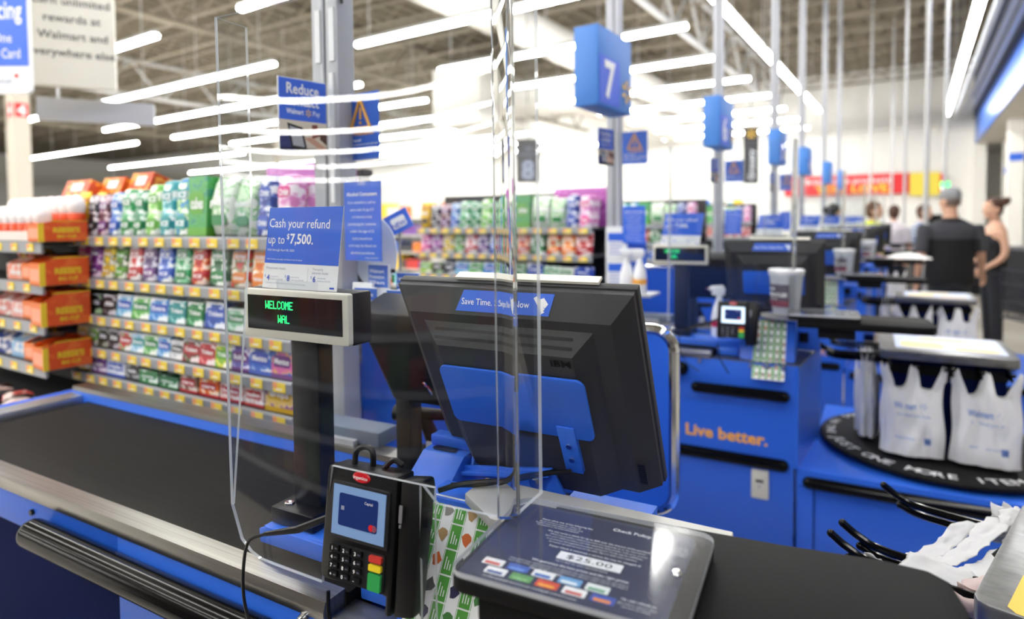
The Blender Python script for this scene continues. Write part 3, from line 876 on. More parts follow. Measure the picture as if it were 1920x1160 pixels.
# ------------------------------------------------------------------ register monitor
t = lt('register_monitor', 'dark grey register monitor with a blue plate on its back {at}', 'monitor', (-.425, .793, 1.355), 0, upto=6)
ED = Vector((0, .443, -.897)).normalized(); EN = Vector((0, ED.z, -ED.y))
def mm(x, d, n): return Vector((x, 0, 0)) + ED * d + EN * n
def frame_ring(l, tp, r_, bt, n): return [mm(-.194 + l, tp, n), mm(.194 - r_, tp, n), mm(.194 - r_, .353 - bt, n), mm(-.194 + l, .353 - bt, n)]
b = MB(); b.rings([frame_ring(0, 0, 0, 0, -.022), frame_ring(0, 0, 0, 0, -.008)], DARK); b.build('screen_bezel', t, bevel=.002)
b = MB(); b.rings([frame_ring(.003, .003, .003, .003, -.008), frame_ring(.003, .003, .003, .003, .002), frame_ring(.030, .036, .032, .006, .026), frame_ring(.054, .05, .058, .008, .0275), frame_ring(.082, .078, .086, .01, .05), frame_ring(.09, .088, .094, .04, .0515)], DARK); b.build('back_shell', t, angle=20)
b = MB(); b.rings([frame_ring(.02, .02, .02, .02, -.0235), frame_ring(.02, .02, .02, .02, -.0222)], SCREENB); b.build('screen', t, smooth=False)
b = MB()
for d in (.0565, .0665):
    n_ = .0275 + (d - .05) / .028 * .0225
    b.add([mm(-.118, d, n_ + .0008), mm(.108, d, n_ + .0008), mm(.108, d + .0035, n_ + .0036), mm(-.118, d + .0035, n_ + .0036)], [(0, 1, 2, 3)], BLACK)
b.build('vent_slot', t, smooth=False)
b = MB()
def bev(d): return .002 + (d - .003) / .033 * .024
b.poly([mm(x, d, bev(d) + .0008) for x, d in [(-.068, .0055), (.08, .0055), (.072, .031), (-.08, .031)]], SIGNBLUE); b.build('sticker', t, smooth=False)
b = MB()
se = Vector((1, 0, 0)); sy = -(ED * .033 + EN * .024).normalized()
b.text('Save Time. Swipe Now', .0135, mm(-.07, .0225, bev(.0225) + .0014), WHITE, se, sy, 'l', .004, .112)
for pts in ([(.048, .011), (.053, .0085), (.066, .023), (.061, .027)], [(.055, .013), (.064, .010), (.071, .017), (.066, .022)], [(.062, .024), (.066, .026), (.06, .029)]):
    b.poly([mm(x, d, bev(d) + .0014) for x, d in pts], WHITE)
b.build('sticker_print', t, smooth=False)
b = MB(); b.add([mm(-.09, -.002, -.028), mm(.14, -.002, -.028), mm(.14, -.002, -.012), mm(-.09, -.002, -.012), mm(-.09, -.006, -.028), mm(.14, -.006, -.028), mm(.14, -.006, -.012), mm(-.09, -.006, -.012)], [(0, 1, 2, 3), (7, 6, 5, 4), (0, 4, 5, 1), (1, 5, 6, 2), (2, 6, 7, 3), (3, 7, 4, 0)], OFFWHITE); b.build('paper_strip', t, smooth=False)
b = MB()
for k in range(8): b.text('IBM', .016, mm(.09, .094, .0522), DARK2, (1, 0, 0), tuple(-ED), 'c', .02, .03)
b.build('emblem', t, smooth=False)
b = MB(); pp = rrect(-.117, .112, .121, .222, .012)
b.rings([[mm(x, d, .053) for x, d in pp], [mm(x, d, .0575) for x, d in pp]], BLUE); b.build('mount_plate', t, bevel=.001)
b = MB()
b.rings([[mm(x, d, .05) for x, d in ((.064, .2), (.092, .2), (.092, .29), (.064, .29))], [mm(x, d, .06) for x, d in ((.064, .2), (.092, .2), (.092, .29), (.064, .29))]], BLUE); b.build('mount_tab', t, bevel=.001)
for d in (.235, .262):
    b = MB(); b.tube([mm(.079, d, .06), mm(.079, d, .063)], .0045, CHROME, 10); b.build('screw', t)
b = MB(); b.poly([mm(x, d, .0272) for x, d in ((.166, .285), (.178, .285), (.178, .325), (.166, .325))][::-1], DARK2)
for k in range(9): b.poly([mm(.167 + .0003, .287 + k * .004, .0276), mm(.177, .287 + k * .004, .0276), mm(.177, .2885 + k * .004, .0276), mm(.1673, .2885 + k * .004, .0276)], BLACKM)
b.build('serial_label', t, smooth=False)

# monitor stand: blue sloped hood, hinge plate and beam
t = lt('monitor_stand', 'blue textured metal stand with sloped hood under the register monitor {at}', 'stand', (-.588, .872, 0), 0, upto=6)
b = MB(); b.prism([(-.165, .905), (-.085, 1.0), (0, 1.058), (.045, 1.06), (.05, 1.04), (.10, .93), (.10, .884), (-.165, .884)], -.042, .042, BLUE, 'x'); b.build('hood', t, bevel=.003)
b = MB(); b.prism(rrect(-.028, .004, .02, .02, .008), 1.060, 1.0608, BLACK, 'z'); b.build('slot', t, smooth=False)
b = MB(); b.prism([(-.03, .955), (.0, .94), (.05, .945), (.06, 1.0), (.045, 1.055), (.02, 1.06)], .046, .052, BLUE, 'x')
for k in range(3): b.tube([(.0515, .0 + k * .014, .962), (.0535, .0 + k * .014, .962)], .003, BLACK, 8)
b.build('hinge_plate', t, bevel=.001)
b = MB(); b.tube([(.05, .03, 1.04), (.06, .03, 1.04)], .012, CHROME, 14); b.tube([(.06, .03, 1.04), (.066, .03, 1.04)], .007, CHROME, 6); b.build('hinge_bolt', t)
b = MB(); b.box(-.04, .02, 1.06, .045, .05, 1.078, BLUE); b.build('rear_lip', t, bevel=.003)
b = MB(); b.prism([(.04, 1.043), (.20, 1.066), (.222, 1.03), (.21, .985), (.04, 1.0)], .0, .006, BLUE, 'y'); b.prism([(.04, 1.03), (.20, 1.055), (.20, 1.061), (.04, 1.037)], -.012, .004, BLUE, 'y'); b.box(.04, .0, .985, .235, .03, .99, BLUE); b.build('beam', t, bevel=.001)
for x, z in ((.175, 1.042), (.188, 1.012)):
    b = MB(); b.tube([(x, .002, z), (x, -.008, z)], .010, CHROME, 14); b.tube([(x, -.008, z), (x, -.013, z)], .0065, CHROME, 6); b.build('bolt', t)
b = MB(); b.box(.2, .0, .9, .34, .1, .995, BLUE); b.box(.26, -.003, .93, .3, .0, .975, BLACK); b.build('foot_box', t, bevel=.002)
for z, y in ((.985, -.06), (.94, -.11)):
    b = MB(); b.tube([(.04, y, z), (.046, y, z)], .007, CHROME, 10); b.build('screw', t)

# second dark unit behind the monitor with its pillar, hand scanner
t = lt('receipt_printer', 'dark grey tilted printer with open wire port behind the monitor {at}', 'printer', (-.77, .98, 1.268), 0, upto=5)
b = MB()
e2 = Vector((0, .30, -.954)).normalized(); n2 = Vector((0, e2.z, -e2.y))
def m2(x, d, n): return Vector((x, 0, 0)) + e2 * d + n2 * n
b.rings([[m2(-.105, 0, -.1), m2(.15, 0, -.1), m2(.17, .2, -.03), m2(-.055, .2, -.03)], [m2(-.105, 0, 0), m2(.15, 0, 0), m2(.17, .2, 0), m2(-.055, .2, 0)], [m2(-.09, .02, .006), m2(.14, .02, .006), m2(.16, .195, .006), m2(-.045, .195, .006)]], DARK2); b.build('housing', t, bevel=.004)
b = MB(); b.poly([m2(x, d, .0068) for x, d in ((.03, .135), (.06, .135), (.07, .185), (.045, .185))][::-1], BLACK); b.build('wire_port', t, smooth=False)
for k, h in enumerate(('C03A30', 'E8E8E8', '2A4AA8')):
    b = MB(); b.tube([m2(.04, .145 + k * .004, .007), m2(.045 + k * .003, .14, .016), m2(.058, .15 + k * .006, .016), m2(.055, .17, .008)], .0014, mat('wire ' + h, h, .5), 6, 5); b.build('wire', t)
b = MB(); b.box(-.05, .06, -.36, -.012, .1, -.17, DARK2); b.box(-.08, .03, -.375, .03, .13, -.36, DARK2); b.build('pillar', t, bevel=.002)
t = lt('hand_scanner', 'dark blue grey hand scanner in its cradle below the printer {at}', 'scanner', (-.79, 1.1, 1.0), R(10), upto=2)
b = MB(); b.rings([[(-.07 + .14 * k / 6, .012 * math.cos(a) * (1.5 - .6 * k / 6), .03 + .02 * k / 6 * .3 + .012 * math.sin(a) * (1.5 - .6 * k / 6)) for a in [2 * PI * j / 12 for j in range(12)]] for k in range(7)], DARK2); b.build('barrel', t)
b = MB(); b.tube([(.0, 0, .025), (.02, 0, -.02), (.035, .0, -.06)], [.014, .016, .018], DARK2, 12); b.build('grip', t)
b = MB(); b.box(.012, -.019, -.045, .035, -.015, -.02, WHITE); b.build('label_patch', t, smooth=False)
b = MB(); b.box(-.05, -.02, -.09, .08, .06, -.055, BLACKM); b.build('cradle', t, bevel=.005)
t = lt('scanner_ledge', 'grey blue plastic box lying along the far steel rail {at}', 'box', (-1.03, 1.12, .955), 0, upto=1)
b = MB(); b.box(-.13, -.03, -.015, .12, .04, .02, mat('slate plastic', '6A7488', .5)); b.build('body', t, bevel=.004)
b = MB(); b.box(-.12, -.045, -.015, .06, -.03, -.003, ALUP); b.build('lip', t, smooth=False)

# ------------------------------------------------------------------ power pole and its signs
POLE_Y = [1.1, 3.1, 5.06, 6.98, 8.82, 11.14, 13.34]
POLE_X = [-1.25, -1.347, -1.32, -1.25, -1.25, -1.25, -1.25]
for i, y in enumerate(POLE_Y):
    at = LANES[i][1]
    t = thing('power_pole', 'tall grey metal power pole up to the ceiling %s' % at, 'pole', (POLE_X[i], y, 0), R(5.5))
    b = MB(); b.box(-.043, -.03, 0, -.003, .03, 7.0, ALUP); b.build('left_profile', t, bevel=.003)
    b = MB(); b.box(.003, -.03, 0, .043 if i == 0 else .03, .03, 7.0, ALUP); b.build('right_profile', t, bevel=.003)
    b = MB(); b.box(-.003, -.024, 0, .003, .024, 7.0, DARK2); b.box(-.012, -.031, 0, -.009, -.028, 7.0, ALU); b.build('groove', t, smooth=False)
    if i == 0:
        b = MB()
        for x in (-.02, .026):
            b.box(x - .008, -.034, 1.85, x + .008, -.03, 1.98, PAPER)
        b.box(.018, -.036, 1.5, .03, -.03, 1.82, PAPER)
        b.build('label_holder', t, smooth=False)
        b = MB(); b.tube([(.05, -.02, 1.99), (.046, -.026, 2.1), (.052, -.02, 2.2), (.05, -.02, 2.6)], .004, BLACK, 6, 4); b.build('wire', t)

def pay_sign(loc, rz, at, sc=(1, 1, 1)):
    t = thing('contact_sign', 'blue sign above a photo print, left of the pole %s' % at, 'sign', loc, rz, 'blue contact signs')
    t.scale = sc
    b = MB(); b.box(-.088, 0, -.105, .088, .004, .105, PAPER); b.build('board', t, smooth=False)
    b = MB(); b.box(-.086, -.001, -.012, .086, 0, .103, SIGNBLUE); b.build('blue_field', t, smooth=False)
    b = MB(); b.box(-.086, -.001, -.103, .086, 0, -.012, mat('photo wall tone', 'D8CDB8', .6))
    b.box(-.086, -.0012, -.103, -.03, -.001, -.05, mat('photo navy', '223068', .6)); b.box(-.086, -.0012, -.103, .086, -.001, -.088, mat('photo shade', '1C1E30', .6))
    b.poly([(-.06, -.0016, -.02), (-.005, -.0016, -.03), (.012, -.0016, -.095), (-.045, -.0016, -.09)], DARK2); b.poly([(-.052, -.0019, -.028), (-.012, -.0019, -.036), (.002, -.0019, -.086), (-.04, -.0019, -.082)], ALUP)
    b.poly([(.03, -.0016, -.02), (.05, -.0016, -.018), (.06, -.0016, -.05), (.03, -.0016, -.06)], mat('photo maroon', '7A3A2E', .6)); b.poly([(.0, -.0018, -.06), (.03, -.0018, -.055), (.086, -.0018, -.085), (.07, -.0018, -.095)], SKIN)
    b.poly([(.06, -.0016, -.03), (.086, -.0016, -.026), (.086, -.0016, -.075), (.06, -.0016, -.06)], mat('photo brown', '54342C', .6))
    b.build('photo', t, smooth=False)
    b = MB(); b.text('Reduce', .042, (-.06, -.002, .062), WHITE, align='l', bold=.018, width=.118); b.text('contact', .042, (-.06, -.002, .030), WHITE, align='l', bold=.018, width=.118)
    b.text('Walmart', .02, (-.062, -.002, .006), WHITE, align='l', bold=.02, width=.062); b.text('Pay', .02, (.035, -.002, .006), WHITE, align='l', width=.026)
    for k in range(6):
        a = PI / 3 * k + PI / 6; d = Vector((math.cos(a), 0, math.sin(a))); e_ = Vector((-math.sin(a), 0, math.cos(a))); o_ = Vector((.018, -.002, .012))
        b.poly([o_ + d * .003 + e_ * .0012, o_ + d * .003 - e_ * .0012, o_ + d * .011 - e_ * .002, o_ + d * .011 + e_ * .002], YELLOW)
    b.build('lettering', t, smooth=False)
def warn_sign(loc, rz, at):
    t = thing('warning_sign', 'blue sign with a yellow warning triangle, right of the pole %s' % at, 'sign', loc, rz, 'blue warning triangle signs')
    b = MB(); b.box(-.07, 0, -.086, .07, .004, .086, CLEARH); b.build('clear_board', t, smooth=False)
    b = MB(); b.box(-.068, -.001, -.083, .068, 0, .083, SIGNDEEP); b.build('blue_field', t, smooth=False)
    b = MB()
    A = [Vector((0, -.003, .068)), Vector((.036, -.003, -.004)), Vector((-.036, -.003, -.004))]
    for k in range(3): b.tube([A[k], A[(k + 1) % 3]], .0038, AMBER, 6); b.ball(A[k], .0038, AMBER, 8, 6)
    b.box(-.003, -.003, .018, .003, -.0015, .046, AMBER); b.ball((0, -.0025, .009), .0036, AMBER, 8, 6)
    b.build('warning_triangle', t, smooth=False)
    b = MB(); b.text('WARNING', .013, (.008, -.002, -.022), AMBER, bold=.02, width=.078)
    b.text('Protect Yourself', .009, (-.06, -.002, -.037), WHITE, align='l', bold=.02)
    for k, s_ in enumerate(('Never wire money or provide gift card', 'numbers to someone you don\'t know', 'or to claim a prize or reward')): b.text(s_, .0078, (-.06, -.002, -.047 - k * .0095), WHITE, align='l')
    b.build('lettering', t, smooth=False)
def notice(loc, rz, at, near):
    t = thing('notice_sign', 'tall blue notice with rows of white print on the pole %s' % at, 'sign', loc, rz, 'tall blue notices')
    b = MB(); b.box(-.06, 0, -.096, .06, .003, .096, SIGNBLUE); b.build('board', t, smooth=False)
    b = MB(); b.box(-.012, -.003, .086, .014, -.001, .1, CLEARH); b.build('clip', t, smooth=False)
    b = MB(); b.text('Alcohol Consumers', .0125, (0, -.0015, .062), WHITE, bold=.02, width=.1)
    for k, s_ in enumerate(('It is unlawful to sell to', 'anyone under the age of 21', 'or for them to buy it. An adult', 'purchasing for someone', 'under the age of 21', 'may be prosecuted by law', 'and may be fined on', 'alcohol products')): b.text(s_, .0095, (0, -.0015, .043 - k * .0175), WHITE, width=.09 - (k % 3) * .012)
    b.text('Tobacco and alcohol', .005, (.05, -.0015, -.09), WHITE, align='r')
    b.build('lettering', t, smooth=False)
SPOT = [(0, 0, 1.0), (0, 0, 1.0), (0, 0, 1.0), (0, 0, 1.0)]
for i in range(4):
    P0 = Vector((POLE_X[i], POLE_Y[i], 0)); at = LANES[i][1]
    if i == 0:
        pay_sign((-1.243, .998, 1.704), R(80), at, (.71, 1, .85)); warn_sign((-1.175, 1.12, 1.69), R(-4), at); notice((-1.13, 1.075, 1.452), R(2), at, True)
    else:
        pay_sign(P0 + Vector((.0, -.13, 1.825)), R(78), at, (.75, 1, .9)); warn_sign(P0 + Vector((.125, -.05, 1.82)), R(2), at); notice(P0 + Vector((.12, -.05, 1.425)), R(6), at, False)
# protection plan cards and folded brochures below the notice
CARDB = mat('card blue', '2E5FBE', .5)
def cardholder(x, y, z, rz, lab, m1, tall, s_):
    t = thing('plan_card', lab, 'card', (x, y, z), rz, 'cards on the pole at the nearest lane')
    b = MB(); b.box(-.034, 0, -tall, .034, .008, 0, PAPER); b.build('pack', t, smooth=False)
    b = MB(); b.box(-.033, -.001, -tall * .62, .033, 0, -.001, m1)
    b.build('blue_field', t, smooth=False)
    b = MB()
    for k, q in enumerate(s_): b.text(q, .012, (-.028, -.002, -.02 - k * .014), WHITE if m1 is not PAPER else BLUETXT, align='l', bold=.01, width=.05)
    b.build('lettering', t, smooth=False)
for k, a in enumerate(((-1.115, 1.11, 1.345, 0, 'blue card headed Plan just under the tall notice, leftmost of its row', .09), (-1.045, 1.14, 1.325, .1, 'blue protection plan card, upper right of the cards beside the monitor', .1), (-1.105, 1.06, 1.293, .1, 'blue protection plan card, lower left of the cards beside the monitor', .09), (-1.03, 1.09, 1.288, .15, 'blue protection plan card right beside the monitor corner', .09))):
    cardholder(a[0], a[1], a[2], a[3], a[4], CARDB, a[5], ('Walmart', 'Protection', 'Plan'))
cardholder(-1.15, 1.09, 1.30, 0, 'white card with a small dark print behind the refund sign edge', PAPER, .08, ('Gift',))
t = thing('round_card', 'white round edged board behind the tall blue notice', 'board', (-1.165, 1.15, 1.37), R(20))
b = MB(); b.prism([(  .06 * math.cos(2 * PI * k / 28), .09 * math.sin(2 * PI * k / 28)) for k in range(28)], 0, .004, PAPER, 'y'); b.build('board', t, smooth=False)
b = MB(); b.box(.045, -.001, -.075, .053, 0, -.055, KGRN); b.box(.043, -.001, -.05, .055, 0, -.04, BLACK); b.build('print', t, smooth=False)
t = thing('hanging_tag', 'tilted blue tag with white print right of the tall notice', 'tag', (-1.28, 1.36, 1.45), R(25))
b = MB(); b.M = Matrix.Rotation(R(-26), 4, 'Y'); b.box(-.038, 0, -.03, .038, .004, .03, SIGNBLUE); b.build('board', t, smooth=False)
b = MB(); b.tube([(0, .008, .0), (.0, .008, -.3)], .004, ALU, 6); b.build('stem', t)
b = MB(); b.M = Matrix.Rotation(R(-26), 4, 'Y'); b.prism(rrect(-.022, -.017, .024, .015, .006), -.002, -.001, WHITE, 'y'); b.text('NEW', .02, (0, -.003, -.014), BLUETXT, bold=.02); b.build('print', t, smooth=False)
t = thing('tape_roll', 'roll of clear packing tape standing behind the monitor', 'tape roll', (-.93, 1.31, 1.245), R(5.5))
b = MB(); RO = [(.052 * math.cos(2 * PI * k / 28), .052 * math.sin(2 * PI * k / 28)) for k in range(28)]; RI = [(x * .62, z * .62) for x, z in RO]
n = 28; vs = [(x, y, z) for y in (0, .045) for x, z in RO] + [(x, y, z) for y in (0, .045) for x, z in RI]
fs = []
for k in range(n):
    j = (k + 1) % n
    fs += [(k, j, n + j, n + k), (2 * n + k, 3 * n + k, 3 * n + j, 2 * n + j), (k, 2 * n + k, 2 * n + j, j), (n + k, n + j, 3 * n + j, 3 * n + k)]
b.add(vs, fs, mat('tape', 'B8B4B0', .25)); b.build('tape', t)
b = MB(); b.tube([(0, .002, 0), (0, .043, 0)], .031, CARD, 24); b.build('core', t)
t = thing('register_shelf', 'blue rounded shelf board behind the register monitor carrying the tape', 'shelf', (-1.0, 1.36, 1.15), R(5.5))
b = MB(); b.prism(rrect(-.24, -.15, .17, .09, .05), -.02, .0, BLUE2, 'y'); b.box(-.24, -.06, .0, .17, .02, .04, BLUE2); b.build('board', t, bevel=.004)

# divider board behind the cashier
t = lt('divider_panel', 'blue rounded divider panel with chrome edge trim beside the register monitor {at}', 'divider panel', (-.8, 1.5, 0), 0, upto=3)
b = MB(); b.prism(rrect(-.52, .735, .452, 1.178, .05, 8), 0, .028, BLUE2, 'y'); b.build('panel', t, smooth=True)
b = MB(); b.tube([Vector((x, .014, z)) for x, z in rrect(-.52, .735, .452, 1.178, .05, 8) + [(.452, 1.128)]], .0165, CHROME, 10, cap=False); b.build('chrome_trim', t)
b = MB(); b.box(-.5, .0, 0, -.45, .028, .74, ALUP); b.box(.2, .0, 0, .25, .028, .74, ALUP); b.build('foot', t, smooth=False)

# numbered lane signs
def spark(b, o, ex, r, m, n=6, rot_=0.5):
    ex = Vector(ex); ez = Vector((0, 0, 1))
    for k in range(n):
        a = 2 * PI * k / n + rot_
        d = ex * math.cos(a) + ez * math.sin(a); e_ = -ex * math.sin(a) + ez * math.cos(a)
        b.poly([o + d * r * .35 + e_ * r * .1, o + d * r * .35 - e_ * r * .1, o + d * r * .95 - e_ * r * .2, o + d * r + e_ * r * .0, o + d * r * .95 + e_ * r * .2], m)
NUM = ['8', '7', '6', '5', '4', '3', '2']
for i in range(1, 7):
    y = POLE_Y[i]
    zc = 2.15
    t = thing('lane_sign', ('blue box sign with white numeral %s and a yellow spark high on its pole' % ('', 'seven', 'six')[i]) if i < 3 else 'blue box lane sign on the %s pole beyond the sign numbered six' % ORD[i - 3], 'lane sign', (POLE_X[i] + .08, y - .325, zc), 0, 'numbered lane signs')
    k_ = (1.0, 1.0, 1.0, .93, .93, .93, .93)[i]
    b = MB(); b.box(-.06 * k_, -.195 * k_, -.18 * k_, .06 * k_, .195 * k_, .18 * k_, LANEBLUE); b.box(-.11, .17, -.04, -.05, .30, .04, ALUP); b.build('box', t, bevel=.004)
    b = MB()
    b.box(.06 * k_, -.18 * k_, -.165 * k_, .0625 * k_, .045 * k_, .05 * k_, LANEBLUE2); b.build('number_panel', t, smooth=False)
    b = MB(); b.text(NUM[i], .23 * k_, (.0645 * k_, -.07 * k_, -.13 * k_), WHITE, (0, 1, 0), (0, 0, 1), 'c', .03); b.build('numeral', t, smooth=False)
    b = MB(); spark(b, Vector((.0645 * k_, .125 * k_, -.075 * k_)), (0, 1, 0), .055 * k_, YELLOW); b.build('spark_emblem', t, smooth=False)

# ------------------------------------------------------------------ carousel with bags
def bag_mesh(seed, txt=True, wd=.1, ht=.36):
    """carrier bag hung by two side handles and a centre tab; front towards -y, top at z=0"""
    r_ = random.Random(seed)
    off = Vector((seed * 3.1, seed * 1.7, 0))
    NXg, NZg = 30, 26
    def top(x):
        a = abs(x)
        pk = math.exp(-((a - .88) / .13) ** 2) * 1.0 + math.exp(-(x / .17) ** 2) * .92
        return -.105 + .10 * min(1, pk)
    def halfw(z):                                                    # outline half width by height
        q = -z / ht
        return wd * (1.12 - .12 * min(1, q / .2) if q < .2 else .92 + .10 * q)
    def P(x, k, side):
        t_ = k / NZg
        z = top(x) * (1 - t_) + (-ht) * t_
        q = -z / ht
        hw = halfw(z)
        w_ = noise.noise(Vector((x * 2.2, q * 3, side * 2)) + off) * .016 + noise.noise(Vector((x * 6, q * 6, side * 5)) + off) * .006
        bul = .034 * math.sqrt(max(0, 1 - x * x)) * (.35 + .65 * min(1, q * 2.2)) * (1 - .3 * q)
        y = (-bul if side == 0 else bul * .9) + w_ * (1 if abs(x) < .97 else .2)
        return Vector((x * hw + .004 * math.sin(q * 9 + seed), y, z))
    b = MB()
    vs = []; fs = []
    for side in (0, 1):
        for i in range(NXg + 1):
            for k in range(NZg + 1):
                vs.append(P(-1 + 2 * i / NXg, k, side))
    S = (NXg + 1) * (NZg + 1)
    for side in (0, 1):
        for i in range(NXg):
            for k in range(NZg):
                a = side * S + i * (NZg + 1) + k
                q = (a, a + 1, a + NZg + 2, a + NZg + 1)
                fs.append(q if side == 0 else q[::-1])
    for k in range(NZg):
        for i in (0, NXg):
            a = i * (NZg + 1) + k
            fs.append((a, S + a, S + a + 1, a + 1))
    for i in range(NXg):
        a = i * (NZg + 1) + NZg
        fs.append((a, a + NZg + 1, S + a + NZg + 1, S + a))
    b.add(vs, fs, BAGM)
    c = None
    if txt:
        c = MB()
        def warp(p):
            x = max(-1, min(1, p.x / (wd * .98))); q = -p.z / ht
            tz = top(x)
            k = (p.z - tz) / (-ht - tz) * NZg
            k0 = max(0, min(NZg, k))
            s_ = P(x, k0, 0)
            return Vector((p.x, s_.y - .0012, p.z))
        c.text('Walmart', .034, (-.03, 0, -.175), BAGTXT, warp=warp, bold=.02, width=.075)
        for k in range(6):
            a = PI / 3 * k; d = Vector((math.cos(a), 0, math.sin(a)))
            c.poly([warp(Vector((.03, 0, -.163)) + d * .005 + Vector((-d.z, 0, d.x)) * .002), warp(Vector((.03, 0, -.163)) + d * .016), warp(Vector((.03, 0, -.163)) + d * .005 - Vector((-d.z, 0, d.x)) * .002)], BAGTXT)
        c.text('For food you love.', .017, (0, 0, -.205), BAGTXT, warp=warp, width=.11)
        c.text('Please recycle this bag', .014, (-.01, 0, -.295), BAGTXT, warp=warp, width=.1)
        c.box(.035, 0, -.31, .055, .0, -.285, BAGTXT); 
        c.v = c.v[:-8] + [warp(v) for v in c.v[-8:]]
    return b, c
def hang_bag(root_M, x, y, z, rz, label, group, seed, txt, n_=2):
    loc = root_M @ Vector((x, y, z))
    t = thing('carrier_bag', label, 'plastic bag', loc, rz, group)
    for k in range(n_):
        bm_, tx = bag_mesh(seed + k * 5, txt and k == 0, .1 + .006 * k)
        o = bm_.build('film_layer' if k else 'front_film', t, angle=80); o.location = (.008 * k * (-1) ** k, .03 * k, -.004 * k)
        if tx: tx.build('print', t, smooth=False)
    return t
def carousel(i, cx, cy, rz, at, bags, top_deco):
    Mw = Matrix.Translation((cx, cy, 0)) @ Matrix.Rotation(rz, 4, 'Z')
    t = thing('bag_carousel', 'round black bag carousel with steel topped centre box %s' % at, 'bag carousel', (cx, cy, 0), rz)
    b = MB(); b.lathe([(.05, .485), (.44, .485), (.452, .492), (.452, .502), (.44, .508), (.05, .508)], BLACKM, 64); b.build('turntable', t)
    b = MB()
    def arc(s_, rad, a0, size, sp):
        for k, ch in enumerate(s_):
            if ch == ' ': continue
            a = a0 + k * sp
            er = Vector((math.cos(a), math.sin(a), 0)); et = Vector((-math.sin(a), math.cos(a), 0))
            b.text(ch, size, er * rad + Vector((0, 0, .5092)), WHITE, tuple(et), tuple(-er), 'c', .01)
    arc('JUST ONE MORE ITEM', .424, R(203) - rz, .066, R(5.9))
    arc("DON'T FORGET YOUR ITEMS", .425, R(330) - rz, .05, R(5.2)); arc('WE NEED BAGS IN THE', .425, R(92) - rz, .045, R(5.6))
    b.build('rim_lettering', t, smooth=False)
    b = MB(); b.box(-.19, -.16, .508, .19, .16, .885, NAVY); b.box(-.195, -.165, .82, .195, .165, .86, BLACKM); b.build('centre_box', t, smooth=False)
    b = MB(); b.prism(rrect(-.225, -.215, .225, .215, .02, 2), .885, .92, STEELW, 'z'); b.build('steel_top', t, bevel=.002)
    if top_deco:
        b = MB(); b.prism(rrect(-.17, -.15, .2, .19, .01, 2), .9203, .9215, mat('top print pale blue %d' % i, 'B9C4E0', .4), 'z')
        b.prism(rrect(-.15, -.12, .0, .02, .03, 5), .9215, .922, mat('top print straw %d' % i, 'E6D09A', .5), 'z'); b.prism(rrect(.03, -.13, .18, -.06, .03, 5), .9215, .922, mat('top print peach %d' % i, 'E8C48A', .5), 'z'); b.prism(rrect(-.08, .06, .1, .15, .03, 5), .9215, .922, mat('top print cream %d' % i, 'E8D8A8', .5), 'z'); b.build('printed_sheet', t, smooth=False)
    # rods: on the left side and on the front side
    for q, (ax, yo) in enumerate((('l', -.10), ('l', -.045), ('l', .19), ('f', -.19), ('f', -.1), ('f', -.01), ('f', .01), ('f', .1), ('f', .19))):
        b = MB()
        for dz in (0, -.016):
            if ax == 'l':
                p = [(-.19, yo, .868 + dz), (-.37, yo, .864 + dz), (-.42, yo, .874 + dz), (-.45, yo, .890 + dz)]
            else:
                p = [(yo, -.16, .868 + dz), (yo, -.26, .866 + dz), (yo, -.30, .876 + dz)]
            b.tube(p if dz == 0 else p[:-1], .007, GLOSSB, 10, 4)
            b.ball(p[-1] if dz == 0 else p[-2], .0073, GLOSSB, 10, 6)
        b.build('rod', t)
    return t, Mw
LM7 = lane_M(2.0)
t8, M8 = carousel(0, *(lane_M(0) @ Vector((.455, 1.17, 0))).xy, R(-14), 'at the front lane', [], False)
b = MB(); b.poly([(-.187, -.20, .9206), (-.176, -.211, .9206), (-.08, -.211, .9206), (-.07, -.09, .9206), (-.185, -.09, .9206)], mat('label amber', 'D9AE34', .5)); b.build('yellow_label', t8, smooth=False)
p7 = LM7 @ Vector((.205, 1.12, 0))
t7, M7 = carousel(1, p7.x, p7.y, R(3), 'at the second lane', [], True)
p6 = lane_M(3.95) @ Vector((.215, 1.16, 0))
t6, M6 = carousel(2, p6.x, p6.y, R(1), 'at the third lane', [], True)
for k, (Mx, at, rz0, s0) in enumerate(((M7, 'second lane carousel', R(3), 1), (M6, 'third lane carousel', R(1), 30))):
    hang_bag(Mx, -.11, -.262, .885, rz0, 'white carrier bags with blue print hanging at the front left of the %s' % at, None, s0, True)
    hang_bag(Mx, .125, -.262, .885, rz0 + R(2), 'white carrier bags with blue print hanging at the front right of the %s' % at, None, s0 + 2, True)
    hang_bag(Mx, -.285, -.02, .885, rz0 + R(-88), 'white carrier bags seen edge on at the left side of the %s' % at, None, s0 + 4, False)
# bag wells (blue base under each carousel) with bumper
for i in range(0, 3):
    n_, at, dy = LANES[i]
    p = lane_M(dy) @ Vector((-.31, .66, 0))
    t = thing('bagging_base', 'low blue bagging base with black bumper under the carousel %s' % at, 'counter base', p, TH + R(-1))
    b = MB(); b.prism([(-.012, 0), (1.15, 0), (1.15, 1.0), (.06, 1.0), (.04, .5)], .08, .47, BLUE2, 'z'); b.box(.05, .05, 0, 1.1, .95, .08, NAVY); b.build('base', t, bevel=.004)
    b = MB(); b.tube([(.035, -.02, .43), (1.14, -.02, .43)], .023, GLOSSB, 14); b.ball((.035, -.02, .43), .023, GLOSSB); b.build('bumper', t)
    b = MB(); b.box(.05, -.003, .1, .054, .0, .40, NAVY); b.box(.0, -.002, .404, 1.15, .0, .406, NAVY); b.build('seam', t, smooth=False)
    b = MB(); b.lathe([(.1, .47), (.1, .486)], BLACKM, 20, (.52, .46, 0)); b.build('spindle', t)
